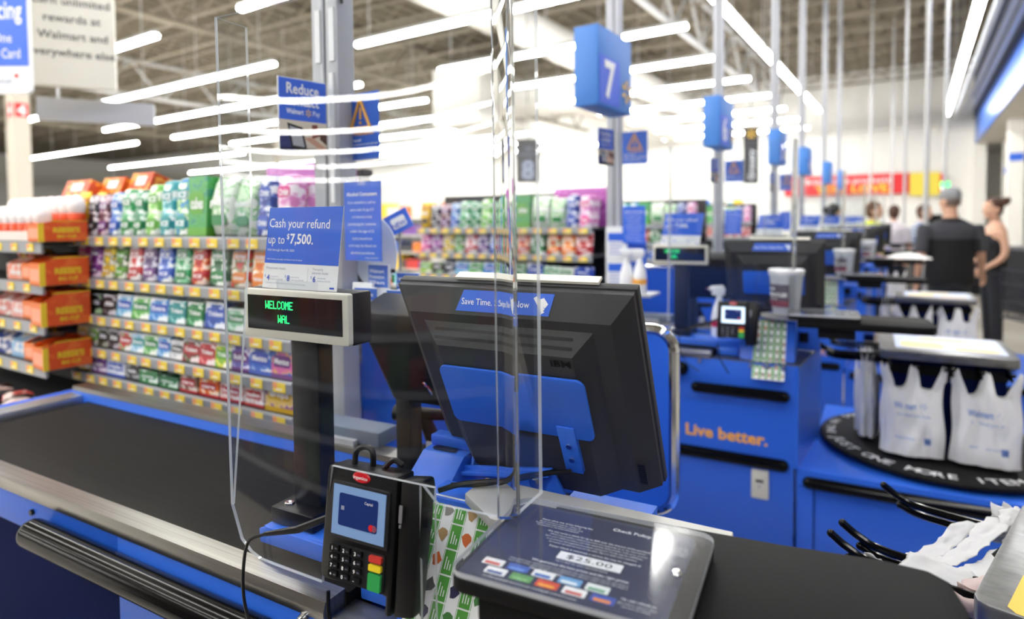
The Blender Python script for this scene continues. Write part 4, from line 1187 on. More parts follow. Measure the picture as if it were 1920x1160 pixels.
# white lock plate on lane 7's front, small fixtures
p = LM7 @ Vector((-.455, .655, .385))
t = thing('lock_box', 'white lock box with black slot on the blue front of the second lane', 'lock box', p, TH)
b = MB(); b.prism(rrect(-.03, -.055, .035, .06, .005), -.014, .0, OFFWHITE, 'y'); b.build('case', t, bevel=.003)
b = MB(); b.prism(rrect(-.014, .012, .016, .022, .002), -.0155, -.013, BLACK, 'y'); b.tube([(.0, -.0155, -.005), (.0, -.013, -.005)], .004, GREYTXT, 8); b.build('slot', t, smooth=False)

# leftover bag film bunched on the nearest rods
def crumple(name, M, nx, ny, fn, m, seed, th=.0012):
    b = MB(); off = Vector((seed * 2.3, seed, 1))
    vs = []
    for i in range(nx + 1):
        for j in range(ny + 1):
            p = Vector(fn(i / nx, j / ny))
            q = Vector((noise.noise(p * 40 + off), noise.noise(p * 40 + off * 2), noise.noise(p * 40 + off * 3))) * .006 + Vector((noise.noise(p * 110 + off), noise.noise(p * 110 + off * 2), noise.noise(p * 110 + off * 3))) * .003
            vs.append(p + q)
    fs = [(i * (ny + 1) + j, (i + 1) * (ny + 1) + j, (i + 1) * (ny + 1) + j + 1, i * (ny + 1) + j + 1) for i in range(nx) for j in range(ny)]
    b.add(vs, fs, m)
    return b
def remnant(label, pieces):
    t = thing('torn_bag', label, 'plastic bag', M8.translation, R(5.5 - 5.5) + M8.to_euler().z, 'leftover bag film on the nearest rods')
    for k, (nx, ny, fn, m, sd) in enumerate(pieces):
        o = crumple('film', None, nx, ny, fn, m, sd).build('film', t, angle=120)
        md = o.modifiers.new('thickness', 'SOLIDIFY'); md.thickness = .0012
def mixp(a, b_, t): return tuple(a[i] + (b_[i] - a[i]) * t for i in range(3))
def strip(a0, a1, b0, b1, sag=.0, bulge=0.0):
    def f(s_, t_):
        p = mixp(mixp(a0, a1, s_), mixp(b0, b1, s_), t_)
        return (p[0], p[1], p[2] - sag * math.sin(PI * t_) + bulge * math.sin(PI * s_))
    return f
def loop(x, y, z, w_, r_):
    return lambda s_, t_: (x + w_ * (s_ - .5), y + r_ * math.cos(2 * PI * t_ * .8 + 2.4), z + r_ * 1.3 * math.sin(2 * PI * t_ * .8 + 2.4))
remnant('small white scrap of bag film wrapped near the tip of the nearest black rods', [(10, 12, loop(-.385, -.10, .858, .028, .013), BAGR, 2), (8, 6, strip((-.40, -.113, .86), (-.37, -.113, .86), (-.398, -.115, .838), (-.372, -.114, .838)), BAGR, 5)])
remnant('white bag film with torn openings stretched between the black rods', [
    (16, 22, strip((-.275, .19, .885), (-.235, .19, .89), (-.33, -.045, .855), (-.295, -.05, .86), .012), BAGR, 3),
    (10, 20, strip((-.32, .15, .868), (-.285, .18, .87), (-.375, -.05, .85), (-.335, -.05, .852), .015), BAGR, 7),
    (14, 20, strip((-.232, .18, .875), (-.205, .18, .885), (-.285, -.03, .86), (-.225, -.04, .868), .01), BAGR, 9),
    (14, 10, strip((-.345, -.04, .875), (-.245, -.04, .872), (-.36, -.085, .845), (-.255, -.08, .85), .0, .006), BAGR, 11),
    (10, 12, loop(-.3, -.10, .858, .05, .014), BAGR, 13),
    (10, 6, strip((-.325, -.112, .868), (-.27, -.112, .868), (-.322, -.116, .836), (-.272, -.116, .836)), BAGR, 14)])
remnant('bunched white bag tops with ragged edges at the foot of the far rod', [
    (20, 14, strip((-.262, .20, .90), (-.205, .205, .90), (-.25, .16, .862), (-.195, .165, .862), -.004, .006), BAGR, 21),
    (14, 12, loop(-.235, .19, .865, .07, .018), BAGR, 22)] + [
    (8, 8, strip((-.27 + .014 * k, .2, .885), (-.25 + .014 * k, .2, .885), (-.272 + .015 * k, .212 + .004 * (k % 3), .905 + .005 * (k % 2)), (-.256 + .015 * k, .212, .903), 0), BAGR if k % 2 else BAGR, 40 + k) for k in range(5)])
remnant('pinkish crumpled bag film at the foot of the nearest rods', [
    (16, 14, strip((-.262, -.06, .872), (-.20, -.06, .88), (-.268, -.115, .835), (-.2, -.11, .838), -.004, .014), BAGP, 31),
    (12, 12, strip((-.225, .13, .88), (-.2, .12, .885), (-.24, -.06, .862), (-.2, -.06, .868), .006, .008), BAGR, 33),
    (10, 12, loop(-.24, -.10, .856, .05, .016), BAGP, 35)])
b = MB(); b.tube([(-.225, .05, .862), (-.24, .05, .876), (-.225, .058, .895)], .0055, GLOSSB, 8); b.build('hook', t8)

# ------------------------------------------------------------------ candy racks
PK = {}
def pk(h1, h2, h3, sc=(28, 28, 42), lo=.46, hi=.52):
    k = (h1, h2, h3)
    if k not in PK:
        PK[k] = mat_noise('pack print %s %s' % (h1, h2), h1, h2, sc, .3, 0, lo, hi, 1.5, h3)
    return PK[k]
PKC = [mat('dim stock ' + h, h, .5) for h in ('5A3A2E', '26262A', '7A2A2A', '2A3A6A', '3A5A3A', '8A6A3A', '4A4A50')]
_pm = {}
def pack_mesh(kind, m, word, wm, wd, ht, dp):
    """front towards -y, standing on z=0"""
    key = (kind, m.name, word, wd, ht, dp)
    if key in _pm: return _pm[key]
    b = MB()
    if kind == 'tub':                                                # two-lobed blister pack or tub
        def ring(z, s_): return [(s_ * x, s_ * y, z) for x, y in rrect(-wd / 2, -dp / 2, wd / 2, dp / 2, min(wd, dp) * .38, 4)]
        b.rings([ring(0, .9), ring(.006, .98), ring(ht * .40, 1), ring(ht * .47, .93), ring(ht * .54, 1), ring(ht * .86, 1), ring(ht * .97, .88), ring(ht, .6)], m)
        b.prism(rrect(-wd * .34, ht * .62, wd * .30, ht * .80, .01, 3), -dp / 2 - .0015, -dp / 2 + .004, wm, 'y'); b.text(word, ht * .15, (0, -dp / 2 - .002, ht * .65), WHITE, bold=.03, width=wd * .55)
        b.prism(rrect(-wd * .3, ht * .1, wd * .34, ht * .34, .012, 3), -dp / 2 - .0015, -dp / 2 + .004, wm, 'y'); b.text(word, ht * .12, (0, -dp / 2 - .002, ht * .17), WHITE, bold=.03, width=wd * .5)
    elif kind == 'bag':                                              # pillow bag
        def ring(z, tx, ty): return [(tx * wd / 2 * math.copysign(abs(math.cos(a)) ** .45, math.cos(a)), ty * dp / 2 * math.copysign(abs(math.sin(a)) ** .7, math.sin(a)), z) for a in [2 * PI * j / 20 for j in range(20)]]
        b.rings([ring(0, 1, .12), ring(.01, .98, .5), ring(ht * .3, .95, 1), ring(ht * .65, .94, .95), ring(ht * .9, .97, .5), ring(ht * .95, 1, .15), ring(ht, 1, .1)], m)
        b.text(word, ht * .17, (0, -dp / 2 - .002, ht * .52), WHITE, bold=.04, width=wd * .72)
        b.prism(rrect(-wd * .3, ht * .18, wd * .3, ht * .36, .01, 3), -dp / 2 - .0015, -dp / 2 + .006, wm, 'y')
    elif kind == 'box':                                              # flat faced carton
        b.box(-wd / 2, -dp / 2, 0, wd / 2, dp / 2, ht, m)
        b.prism(rrect(-wd * .42, ht * .36, wd * .36, ht * .74, ht * .1, 3), -dp / 2 - .001, -dp / 2, wm, 'y'); b.text(word, ht * .26, (-.02 * wd, -dp / 2 - .0016, ht * .46), WHITE, bold=.03, width=wd * .66)
        b.box(-wd / 2 - .0006, -dp / 2 - .0008, 0, wd / 2 + .0006, dp / 2, ht * .14, wm)
    elif kind == 'stick':                                            # slim gum pack, tilted back
        pr = [(-dp / 2, 0), (-dp / 2, ht * .96), (-dp * .3, ht), (dp / 2, ht), (dp / 2, 0)]
        b.prism(pr, -wd / 2, wd / 2, m, 'x')
        b.prism(rrect(-wd * .43, ht * .36, wd * .43, ht * .72, .006, 3), -dp / 2 - .001, -dp / 2, wm, 'y'); b.text(word, ht * .24, (0, -dp / 2 - .0016, ht * .45), WHITE, bold=.03, width=wd * .72)
        b.box(-wd * .5, -dp / 2 - .0006, ht * .88, wd * .2, -dp / 2, ht * .95, WHITE)
    o = b.build('pack', bevel=0, angle=40)
    _pm[key] = o.data
    bpy.data.objects.remove(o)
    return _pm[key]
WM = {k: mat('pack mark ' + k, k, .4) for k in ('1E7A3E', '2A50B4', '6A2A7A', 'B0202A', '1A1A22', 'E8821E', 'D83A8A', '158A8A', '5AA030', 'C8A020')}
CN = {}
def S(kind, name, h1, h2, h3, wm, word, wd, ht, dp): return (kind, name, pk(h1, h2, h3), WM[wm], word, wd, ht, dp)
SH = [
 [S('bag', 'yellow candy bag', 'F0C020', 'F4CC30', 'B87818', '1A1A22', 'm', .085, .165, .05), S('tub', 'black gum pack', '26242C', '4A3A48', 'E0D8DC', '1A1A22', 'ICE', .08, .15, .05), S('tub', 'dark maroon gum pack', '4E1E2E', '7A3A4A', 'D8C0C8', '6A2A7A', 'ICE', .08, .15, .05), S('tub', 'blue gum tub', '2A62B8', '6FA4DC', 'F0F4F8', '2A50B4', 'ICE', .075, .155, .06), S('tub', 'green and white gum tub', '2E9A58', 'A8D8B4', 'F4F8F4', '1E7A3E', 'ICE', .085, .165, .06), S('tub', 'deep green gum tub', '14704A', '2E9A6A', 'E8F4EC', '1E7A3E', 'ICE', .08, .16, .06), S('tub', 'pale green gum tub', '7CC45A', 'C8E8A8', 'F4F8EC', '5AA030', 'ICE', .085, .175, .06), S('tub', 'teal gum tub', '2E9AA4', '8AD0D4', 'F0F8F8', '158A8A', 'ICE', .085, .185, .06), S('tub', 'sky blue and lime gum tub', '3A8AC8', '8AC43A', 'F4F8F8', '158A8A', 'ICE', .095, .19, .06), S('box', 'green side faced gum box', '3E9A4A', '4EA85A', '2E8A6A', '5AA030', 'cubes', .1, .19, .07), S('bag', 'white bag with green leaves', 'F0F4EE', '5AB04A', 'E8F4E4', '1E7A3E', 'purse', .13, .185, .07), S('bag', 'green leafed bag of mints', 'E8F0E4', '4AA83E', 'C8E4C0', '1E7A3E', 'mints', .1, .17, .06), S('tub', 'navy gum tub', '24388A', '5A74C4', 'E8ECF4', '2A50B4', 'Orbit', .085, .18, .06), S('tub', 'pink gum tub', 'D884C0', 'F0C8E4', 'F8F0F6', 'D83A8A', 'Orbit', .085, .18, .06)],
 [S('tub', 'magenta gum pack', 'A83A8A', 'D884BC', 'F4E0EE', 'D83A8A', 'Orbit', .08, .125, .04), S('tub', 'purple gum pack', '7A2A7E', 'B86AB8', 'F0DCF0', '6A2A7A', 'Orbit', .08, .125, .04), S('tub', 'yellow fruit gum pack', 'E8C83A', '3A3238', 'F4F0DC', 'C8A020', 'Fruit', .08, .125, .04), S('tub', 'green fruit gum pack', '5A8A3A', '3A3238', 'E8F0DC', '5AA030', 'Fruit', .075, .12, .04), S('tub', 'red and white gum pack', 'C83A3A', 'F0E8E8', 'F4F0F0', 'B0202A', 'ICE', .085, .13, .04), S('tub', 'dark purple gum pack', '4A3266', '6A5A8A', 'E0DCE8', '6A2A7A', 'ICE', .08, .13, .04), S('tub', 'cobalt blue gum pack', '2E54B4', '6A8ADC', 'F0F4F8', '2A50B4', 'ICE', .085, .13, .04), S('tub', 'white and green gum pack', '2E9A5E', 'E8F4EC', '8AD0A4', '1E7A3E', 'ICE', .085, .13, .04), S('tub', 'scarlet and orange mint pack', 'B8242E', 'E87A2A', 'F4D8C8', 'B0202A', 'ICE', .08, .125, .04), S('tub', 'dark green clamshell of mints', '17512E', '2E7A4A', 'F0F4F0', '1E7A3E', 'eclipse', .1, .135, .045), S('tub', 'red and green mint pack', 'C8382E', '4A8A3A', 'F4E8DC', 'E8821E', 'tictac', .085, .135, .04), S('tub', 'orange mint pack', 'E0702A', 'F0B060', 'F8F0E0', 'E8821E', 'tictac', .08, .135, .04), S('tub', 'deep red mint pack', 'A81E26', 'D85A5A', 'F4E4E4', 'B0202A', 'tictac', .09, .14, .04)],
 [S('stick', 'lime gum box', '9ABE3A', 'B8D45A', 'F4F8E4', '5AA030', '5', .08, .075, .05), S('stick', 'black and green gum box', '1E2420', '3A5A3A', 'A8C8A0', '1A1A22', '5', .08, .075, .05), S('stick', 'black and silver gum box', '26242A', '4A4650', 'C8C8D0', '1A1A22', '5', .08, .075, .05), S('stick', 'pale blue gum box', '6AB4D8', 'B8DCEC', 'F4F8FA', '2A50B4', 'Extra', .09, .08, .05), S('stick', 'grass green gum box', '5AB04A', 'B4DCA0', 'F4F8F0', '1E7A3E', 'Extra', .09, .08, .05), S('stick', 'bright blue gum box', '3A82CC', '8ABCE8', 'F0F6FA', '2A50B4', 'Extra', .095, .08, .05), S('stick', 'teal gum box', '2A8A8A', '6ABEC0', 'EEF6F6', '158A8A', 'Trident', .085, .078, .05), S('stick', 'deep green gum box', '1E7A44', '5AAE7A', 'ECF4EE', '1E7A3E', 'Trident', .085, .078, .05), S('stick', 'royal blue gum box', '24489E', '5A7ED0', 'ECF0F8', '2A50B4', 'Trident', .095, .085, .05), S('stick', 'mint green gum box', '8AC8A0', 'D0E8D8', 'F4F8F6', '1E7A3E', 'Trident', .08, .07, .05), S('box', 'white gum box', 'E8ECE8', 'B8D4BC', 'F4F6F4', '1E7A3E', 'Dentyne', .09, .065, .05), S('box', 'cobalt gum box', '2A44A4', '4A64C0', 'E0E4F0', '2A50B4', 'Dentyne', .09, .07, .05)],
 [S('stick', 'yellow gum box', 'E8C42A', 'F0D860', 'F8F4E0', 'C8A020', 'Juicy', .075, .07, .05), S('stick', 'apple green gum box', '86B83E', 'B0D470', 'F4F8E8', '5AA030', 'Mint', .075, .07, .05), S('stick', 'dark olive gum box', '2A3424', '46523E', 'A0A898', '1A1A22', '5', .075, .07, .05), S('stick', 'charcoal gum box', '28262C', '46424C', 'B0ACB8', '1A1A22', '5', .075, .07, .05), S('stick', 'red and green gum box', 'C83E46', '6AB46A', 'F4F0F0', 'B0202A', 'Extra', .08, .07, .05), S('stick', 'ice blue gum box', '86C0DC', 'C8E0EC', 'F4F8FA', '158A8A', 'Extra', .08, .07, .05), S('stick', 'leaf green gum box', '54A84E', 'A8D49C', 'F2F8F0', '1E7A3E', 'Extra', .08, .072, .05), S('stick', 'azure gum box', '4A90D0', '98C4E8', 'F0F6FA', '2A50B4', 'Extra', .08, .072, .05), S('stick', 'grey white gum box', 'C8CCD0', 'E4E6E8', 'F4F4F4', '1A1A22', 'White', .07, .065, .05), S('stick', 'dark red gum box', '8A1E2A', '2E6A3A', 'F0E0E2', 'B0202A', 'Trident', .09, .075, .05), S('stick', 'crimson gum box', 'B82A34', 'D86A70', 'F4E6E8', 'B0202A', 'Trident', .085, .075, .05), S('stick', 'lime and yellow gum box', '8ABE3A', 'E8E04A', 'F6F8E4', '5AA030', 'Trident', .085, .075, .05), S('box', 'violet gum box', '5A4AA0', '8A7CC4', 'E8E4F4', '6A2A7A', 'Bubble', .085, .08, .05), S('box', 'blue bubble gum box', '2E62C0', '86A8E0', 'F0F4FA', '2A50B4', 'Mentos', .1, .09, .05), S('box', 'rainbow bubble gum box', 'D86AA8', 'F0C04A', '4A62C0', '6A2A7A', 'Mentos', .1, .09, .05)],
 [S('box', 'yellow carton of mints', 'E4B42E', 'F0CC60', 'F8F0DC', 'C8A020', 'Halls', .085, .06, .06), S('box', 'purple carton of drops', '6A3A8E', '9A74B8', 'F0E8F4', '6A2A7A', 'Halls', .085, .06, .06), S('box', 'white and blue carton', 'E8ECF2', '7A9ACC', 'F4F6FA', '2A50B4', 'Halls', .11, .065, .06), S('box', 'black carton', '26262A', '46464C', 'A0A0A8', '1A1A22', 'Halls', .07, .06, .06), S('box', 'green flat pack', '2E7A42', '6AAE78', 'E8F4EC', '1E7A3E', 'mints', .1, .045, .06), S('box', 'pine green flat pack', '1E5E34', '3E8A54', 'E0F0E4', '1E7A3E', 'mints', .1, .04, .06), S('box', 'brown open carton', '7A5A48', '94745E', 'E0D4C8', 'B0202A', 'care', .09, .06, .06), S('box', 'orange and red carton', 'D8642A', 'E89A4A', 'F4E4D0', 'B0202A', 'care', .09, .06, .06), S('box', 'white and red carton', 'E8DCD8', 'B84A44', 'F4F0EE', 'B0202A', 'balm', .1, .06, .06), S('box', 'pale pink carton', 'E4D4D4', 'C88A8A', 'F4F0F0', 'B0202A', 'balm', .08, .065, .06), S('box', 'straw yellow carton', 'E0BE6A', 'EED49A', '8A5A9A', 'C8A020', 'drops', .11, .095, .06)],
]
SZ = [1.405, 1.25, 1.115, .995, .895]                                # shelf heights
RK_W = 1.23
def tag_on(b, x, z):
    b.box(x - .026, -.0035, z - .013, x + .026, -.0022, z + .015, TAGY)
    b.box(x - .026, -.0042, z - .002, x - .008, -.0034, z + .015, TAGO); b.box(x - .012, -.0042, z - .006, x + .012, -.0034, z - .002, WHITE)
def make_rack(M, at, depth_rows, tags, shelves=5, signboard=True, end_fill=False):
    """front edge along local x from 0 to RK_W, front at y=0"""
    loc = M.translation; rz = M.to_euler().z
    t = thing('candy_rack', 'grey gum and candy rack with yellow price tags %s' % at, 'store shelf', loc, rz)
    b = MB(); b.box(0, .30, .2, RK_W, .33, 1.62, SHELFG); b.build('back_panel', t, smooth=False)
    b = MB(); b.box(0, .05, 0, RK_W, .33, .2, NAVY); b.build('base', t, smooth=False)
    tg = None
    for k in range(shelves):
        z = SZ[k]
        b = MB(); b.box(.0, .0, z - .008, RK_W, .30, z + .003, SHELFG); b.build('shelf', t, smooth=False)
        b = MB(); b.prism([(-.0015, z - .032), (-.0035, z - .002), (-.001, z + .004), (.006, z + .004), (.006, z - .034)], 0, RK_W, RAILGREY, 'x'); st = b.build('price_rail', t, smooth=False)
        if tags:
            for q in range(13):
                if tg is None:
                    b = MB(); tag_on(b, 0, 0); tg = b.build('price_tag', st, smooth=False); o = tg
                else:
                    o = tg.copy(); COL.objects.link(o); o.parent = st
                o.location = (.04 + q * .0945 + rnd.uniform(-.006, .006), -.0012, z - .016)
    for k in range(shelves):
        rows = depth_rows[k]
        specs = SH[k]
        tot = sum(s_[5] for s_ in specs)
        f = (RK_W - .02) / tot
        x = .01
        for j, s_ in enumerate(specs):
            kind, nm, m_, wm, word, wd, ht, dp = s_
            wv = min(wd * f, wd * 1.25)
            xc = x + wd * f / 2
            x += wd * f
            for r_ in range(rows):
                ob = bpy.data.objects.new('gum_pack' if kind in ('tub', 'stick') else ('candy_bag' if kind == 'bag' else 'candy_box'), pack_mesh(kind, m_, word, wm, wd * min(f, 1.12) * .97, ht, dp))
                COL.objects.link(ob)
                yy = .014 + dp / 2 + r_ * (dp + .006)
                ob.matrix_world = M @ Matrix.Translation((xc, yy, SZ[k] + .004)) @ Matrix.Rotation(rnd.uniform(-.05, .05), 4, 'Z') @ Matrix.Rotation(R(-7 if kind in ('tub', 'stick') else -3), 4, 'X')
                tag(ob, '%s, %s row, %s shelf, rack %s' % (nm, ('front', 'second', 'third')[r_], ('top', 'second', 'third', 'fourth', 'bottom')[k], at), {'gum_pack': 'gum', 'candy_bag': 'candy', 'candy_box': 'candy'}[ob.name.split('.')[0]], 'packs on the %s shelf of the rack %s' % (ORD[k], at))
    return t
RKM = Matrix.Translation((-2.70, 1.068, 0)) @ Matrix.Rotation(R(2.6), 4, 'Z')
make_rack(RKM, 'at the front lane', (2, 2, 3, 3, 3), True)
make_rack(Matrix.Translation((-2.72, 3.06, 0)) @ Matrix.Rotation(R(2), 4, 'Z'), 'at the second lane', (2, 1, 1, 1, 0), True)
make_rack(Matrix.Translation((-2.72, 5.0, 0)) @ Matrix.Rotation(R(2), 4, 'Z'), 'at the third lane', (1, 1, 1, 0, 0), False, 4)
make_rack(Matrix.Translation((-2.72, 7.0, 0)) @ Matrix.Rotation(R(2), 4, 'Z'), 'at the fourth lane', (1, 1, 0, 0, 0), False, 3)
t = thing('candy_rack', 'grey candy rack behind the customer aisle, mirrored in the clear screen', 'store shelf', (.9, -1.0, 0), PI)
b = MB(); b.box(0, .35, 0, 3.9, .38, 1.62, SHELFG); b.box(0, .0, 0, 3.9, .35, .2, NAVY); b.build('back_panel', t, smooth=False)
for k in range(6):
    z = .25 + k * .24
    b = MB(); b.box(0, 0, z - .008, 3.9, .35, z, SHELFG); b.build('shelf', t, smooth=False)
    b = MB(); b.box(0, -.005, z - .036, 3.9, .002, z + .002, RAILGREY)
    for q in range(34): tag_on(b, .06 + q * .114, z - .018)
    b.build('price_rail', t, smooth=False)
    b = MB(); r_ = random.Random(k)
    x = .02
    while x < 3.8:
        w_ = r_.uniform(.06, .12); b.box(x, .03, z, x + w_ - .008, .28, z + r_.uniform(.1, .19), PKC[r_.randrange(len(PKC))]); x += w_
    o = b.build('stock', t, smooth=False); o['kind'] = 'stuff'
# purple and blue end boxes
for (Mx, at) in ((RKM, 'front'), (Matrix.Translation((-2.72, 3.06, 0)) @ Matrix.Rotation(R(2), 4, 'Z'), 'second')):
    p = Mx @ Vector((1.08, .2, 1.413))
    t = thing('gum_carton', 'big purple gum carton with round emblem on the %s lane candy rack' % at, 'carton', p, R(2))
    PURP = pk('B050A8', 'B658AE', 'C070BC')
    b = MB(); b.box(-.17, -.02, 0, .17, .05, .225, PURP); b.build('carton', t, bevel=.003)
    b = MB(); n = 24
    b.prism([(-.04 + .055 * math.cos(2 * PI * k / n), .135 + .055 * math.sin(2 * PI * k / n)) for k in range(n)], -.0215, -.02, WHITE, 'y'); b.prism([(-.04 + .046 * math.cos(2 * PI * k / n), .135 + .046 * math.sin(2 * PI * k / n)) for k in range(n)], -.023, -.0215, WM['2A50B4'], 'y'); b.prism([(-.04 + .032 * math.cos(2 * PI * k / n), .135 + .032 * math.sin(2 * PI * k / n)) for k in range(n)], -.0245, -.023, WHITE, 'y')
    b.prism(rrect(-.03, .105, .13, .165, .02), -.0255, -.0245, WHITE, 'y'); b.text('Orbit', .06, (.05, -.0262, .115), BLACKM, bold=.04, width=.14); b.build('emblem', t, smooth=False)
# orange and dark things standing on top at the rack's left end and beyond
TOPS = [('orange candy display box on top of the rack beside the yellow bags', 'D8501E', -.26, .2, 1.530, .2, .12, .07), ('orange display box with pale label, second on top of the rack', 'E0601E', -.08, .24, 1.540, .16, .1, .07), ('orange red display box, third on top of the rack', 'CC4A1E', .09, .26, 1.545, .15, .1, .08)]
for k, (lab, h, x, y, z, w_, d_, h_) in enumerate(TOPS):
    p = RKM @ Vector((x, y, z + .02))
    t = thing('candy_box', lab, 'candy', p, R(2.6), 'boxes on top of the nearest rack')
    b = MB(); b.M = Matrix.Rotation(R(-22), 4, 'X'); b.box(-w_ / 2, -d_ / 2, 0, w_ / 2, d_ / 2, h_, pk(h, h, 'F0A040')); b.box(-w_ * .2, -d_ / 2 - .001, h_ * .3, w_ * .25, -d_ / 2, h_ * .8, PAPER); b.build('box', t, smooth=False)
b = MB(); b.box(-.02, .29, 1.6, RK_W, .34, 1.618, SHELFG); struct(b, 'trim_rack_cap', smooth=False).matrix_world = RKM

# left rack with orange candy cartons, end facing right
LX1 = -2.60
LSZ = [1.385, 1.238, 1.092, .938, .80]
t = thing('candy_rack', 'grey candy rack at the left edge with orange cartons standing out of its end', 'store shelf', (LX1, .95, 0), R(2))
for k, z in enumerate(LSZ):
    b = MB(); b.prism([(-1.3, 0), (0, 0), (0, .10), (-.12, .11), (-.12, .24), (-1.3, .24)], z - .008, z + .002, SHELFG, 'z'); b.build('shelf', t, smooth=False)
    b = MB(); b.box(-1.3, -.005, z - .036, .0, .004, z + .006, RAILGREY); st = b.build('price_rail', t, smooth=False)
    for q in range(7):
        b = MB(); tag_on(b, 0, 0); o = b.build('price_tag', st, smooth=False); o.location = (-.08 - q * .13 - (k % 2) * .04, -.004, z - .016)
b = MB(); b.box(-1.3, .24, .1, -.12, .26, 1.5, SHELFG); b.build('back_panel', t, smooth=False)
b = MB(); b.box(-1.3, .02, 0, -.12, .24, .2, NAVY); b.build('base', t, smooth=False)
ORG = pk('E0521A', 'E4581E', 'EA6A2A'); YEL = mat('carton yellow', 'F0C828', .5); ORD_ = mat('wrapper orange', 'E0702A', .4); BRN = mat('wrapper brown', '6A3A20', .5)
def candy_carton(x, y, z, L, W, Ht, rz, lab, word, tall):
    """open topped carton: long side L along y, printed faces, wrapped bars inside"""
    t = thing('candy_carton', lab, 'candy carton', (x, y, z), rz, 'orange candy cartons of the left rack')
    b = MB()
    b.prism([(0, 0), (L, 0), (L, tall), (L * .35, tall), (0, Ht)], W / 2 - .003, W / 2, ORG, 'x')
    b.prism([(0, 0), (L, 0), (L, tall), (L * .35, tall), (0, Ht)], -W / 2, -W / 2 + .003, ORG, 'x')
    b.box(-W / 2, 0, 0, W / 2, .003, Ht, ORD_); b.box(-W / 2, L - .003, 0, W / 2, L, tall, ORG); b.box(-W / 2, 0, 0, W / 2, L, .003, CARD)
    b.build('carton', t, smooth=False)
    b = MB(); b.prism([(-.003, 0), (.014, 0), (.014, Ht * 1.04), (-.003, Ht)], W / 2 - .002, W / 2 + .0012, YEL, 'x'); b.prism([(L * .2, tall * .96), (L, tall * .97), (L, tall), (L * .3, tall)], W / 2 - .002, W / 2 + .0012, YEL, 'x'); b.build('yellow_trim', t, smooth=False)
    b = MB(); b.text(word, Ht * .36, (W / 2 + .0022, L * .55, Ht * .52), YEL, (0, 1, 0), (0, 0, 1), 'c', .05, L * .55); b.text('BIG CUP', Ht * .22, (W / 2 + .0022, L * .55, Ht * .22), YEL, (0, 1, 0), (0, 0, 1), 'c', .04, L * .4)
    b.box(-W * .4, -.001, Ht * .2, W * .4, 0, Ht * .75, mat('carton peach', 'F0A080', .5)); b.build('lettering', t, smooth=False)
    for q in range(4):
        b = MB(); b.box(-W / 2 + .006, .008 + q * L / 5, .006, W / 2 - .006, .008 + q * L / 5 + L / 6, Ht * .9 + .004 * q, ORD_ if q % 2 else YEL)
        b.box(-W * .2, .008 + q * L / 5, Ht * .9 + .004 * q, W * .2, .008 + q * L / 5 + L / 6, Ht * .9 + .004 * q + .002, BRN); b.build('wrapped_bar', t, bevel=.004)
for k, (z, hh, tl) in enumerate(((1.40, .065, .075), (1.245, .08, .10), (1.10, .085, .12), (.945, .08, .10))):
    candy_carton(LX1 - .02, .93, z - .01, .15, .12, hh, R(-4), 'orange candy carton with yellow trim at the right end, %s shelf of the left rack' % ORD[k], 'REESE\'S', tl)
    candy_carton(LX1 - .155, .96, z, .14, .13, hh * .8, R(2), 'orange candy carton standing second from the right, %s shelf of the left rack' % ORD[k], 'REESE\'S', tl * .8)
MORE = [(1, -.30, 'salmon candy carton, third from the right on second shelf of the left rack', 'E89078'), (2, -.28, 'pink candy carton with crinkled red bags on the third shelf of the left rack', 'E8A8A0'), (2, -.46, 'pale red candy carton at the far left of the third shelf of the left rack', 'D88078'), (3, -.29, 'pale blue candy carton on the fourth shelf of the left rack', '8AB4D8'), (3, -.47, 'deep blue candy carton at the far left of the fourth shelf of the left rack', '24408E')]
for (k, dx, lab, h) in MORE:
    t = thing('candy_carton', lab, 'candy carton', (LX1 + dx, .97, LSZ[k] + .004), R(3))
    b = MB(); b.prism([(0, 0), (.2, 0), (.2, .09), (.06, .09), (0, .06)], -.075, .075, pk(h, h, 'F4E8E4'), 'x'); b.text('candy', .03, (0, -.001, .02), WHITE, bold=.03, width=.1); b.build('carton', t, smooth=False)
    b = MB()
    for q in range(3): b.ball((-.045 + q * .045, .07, .095), (.03, .045, .022), pk('B8282A', 'D84A3A', 'F0A040') if k == 2 else pk(h, '2A2A3A', 'E0C040'), 10, 6)
    b.build('wrapped_sweets', t)
# egg packs on the top shelf
EGGW = mat('egg wrapper white', 'F4F0EE', .35); EGGR = mat('egg wrapper orange', 'E0501E', .35)
for k in range(18):
    c, r_ = k % 9, k // 9
    x = LX1 - .06 - c * .07 + r_ * .05; y = .975 + r_ * .09
    t = thing('chocolate_egg', 'white and orange egg, %s from the right, %s row atop the left rack' % (ORD[c], ('front', 'back')[r_]), 'chocolate egg', (x, y, 1.425 + r_ * .035), rnd.uniform(-.3, .3), 'wrapped eggs on the left rack')
    b = MB(); b.ball((0, 0, .056), (.029, .029, .044), EGGW, 14, 10); b.build('wrapper', t)
    b = MB(); b.lathe([(.022, 0), (.029, .007), (.0285, .028), (.026, .033), (.0, .034)], EGGR, 14); b.build('cup', t)
t = thing('egg_tray', 'pale cardboard tray holding the wrapped eggs atop the left rack', 'tray', (LX1, .985, 1.393), R(2))
b = MB(); b.box(-.75, -.03, 0, -.02, .2, .035, mat('tray pale', 'E4D8D0', .6)); b.box(-.75, .07, .035, -.0, .2, .07, mat('tray pale back', 'D8CCC4', .6)); b.build('tray', t, smooth=False)
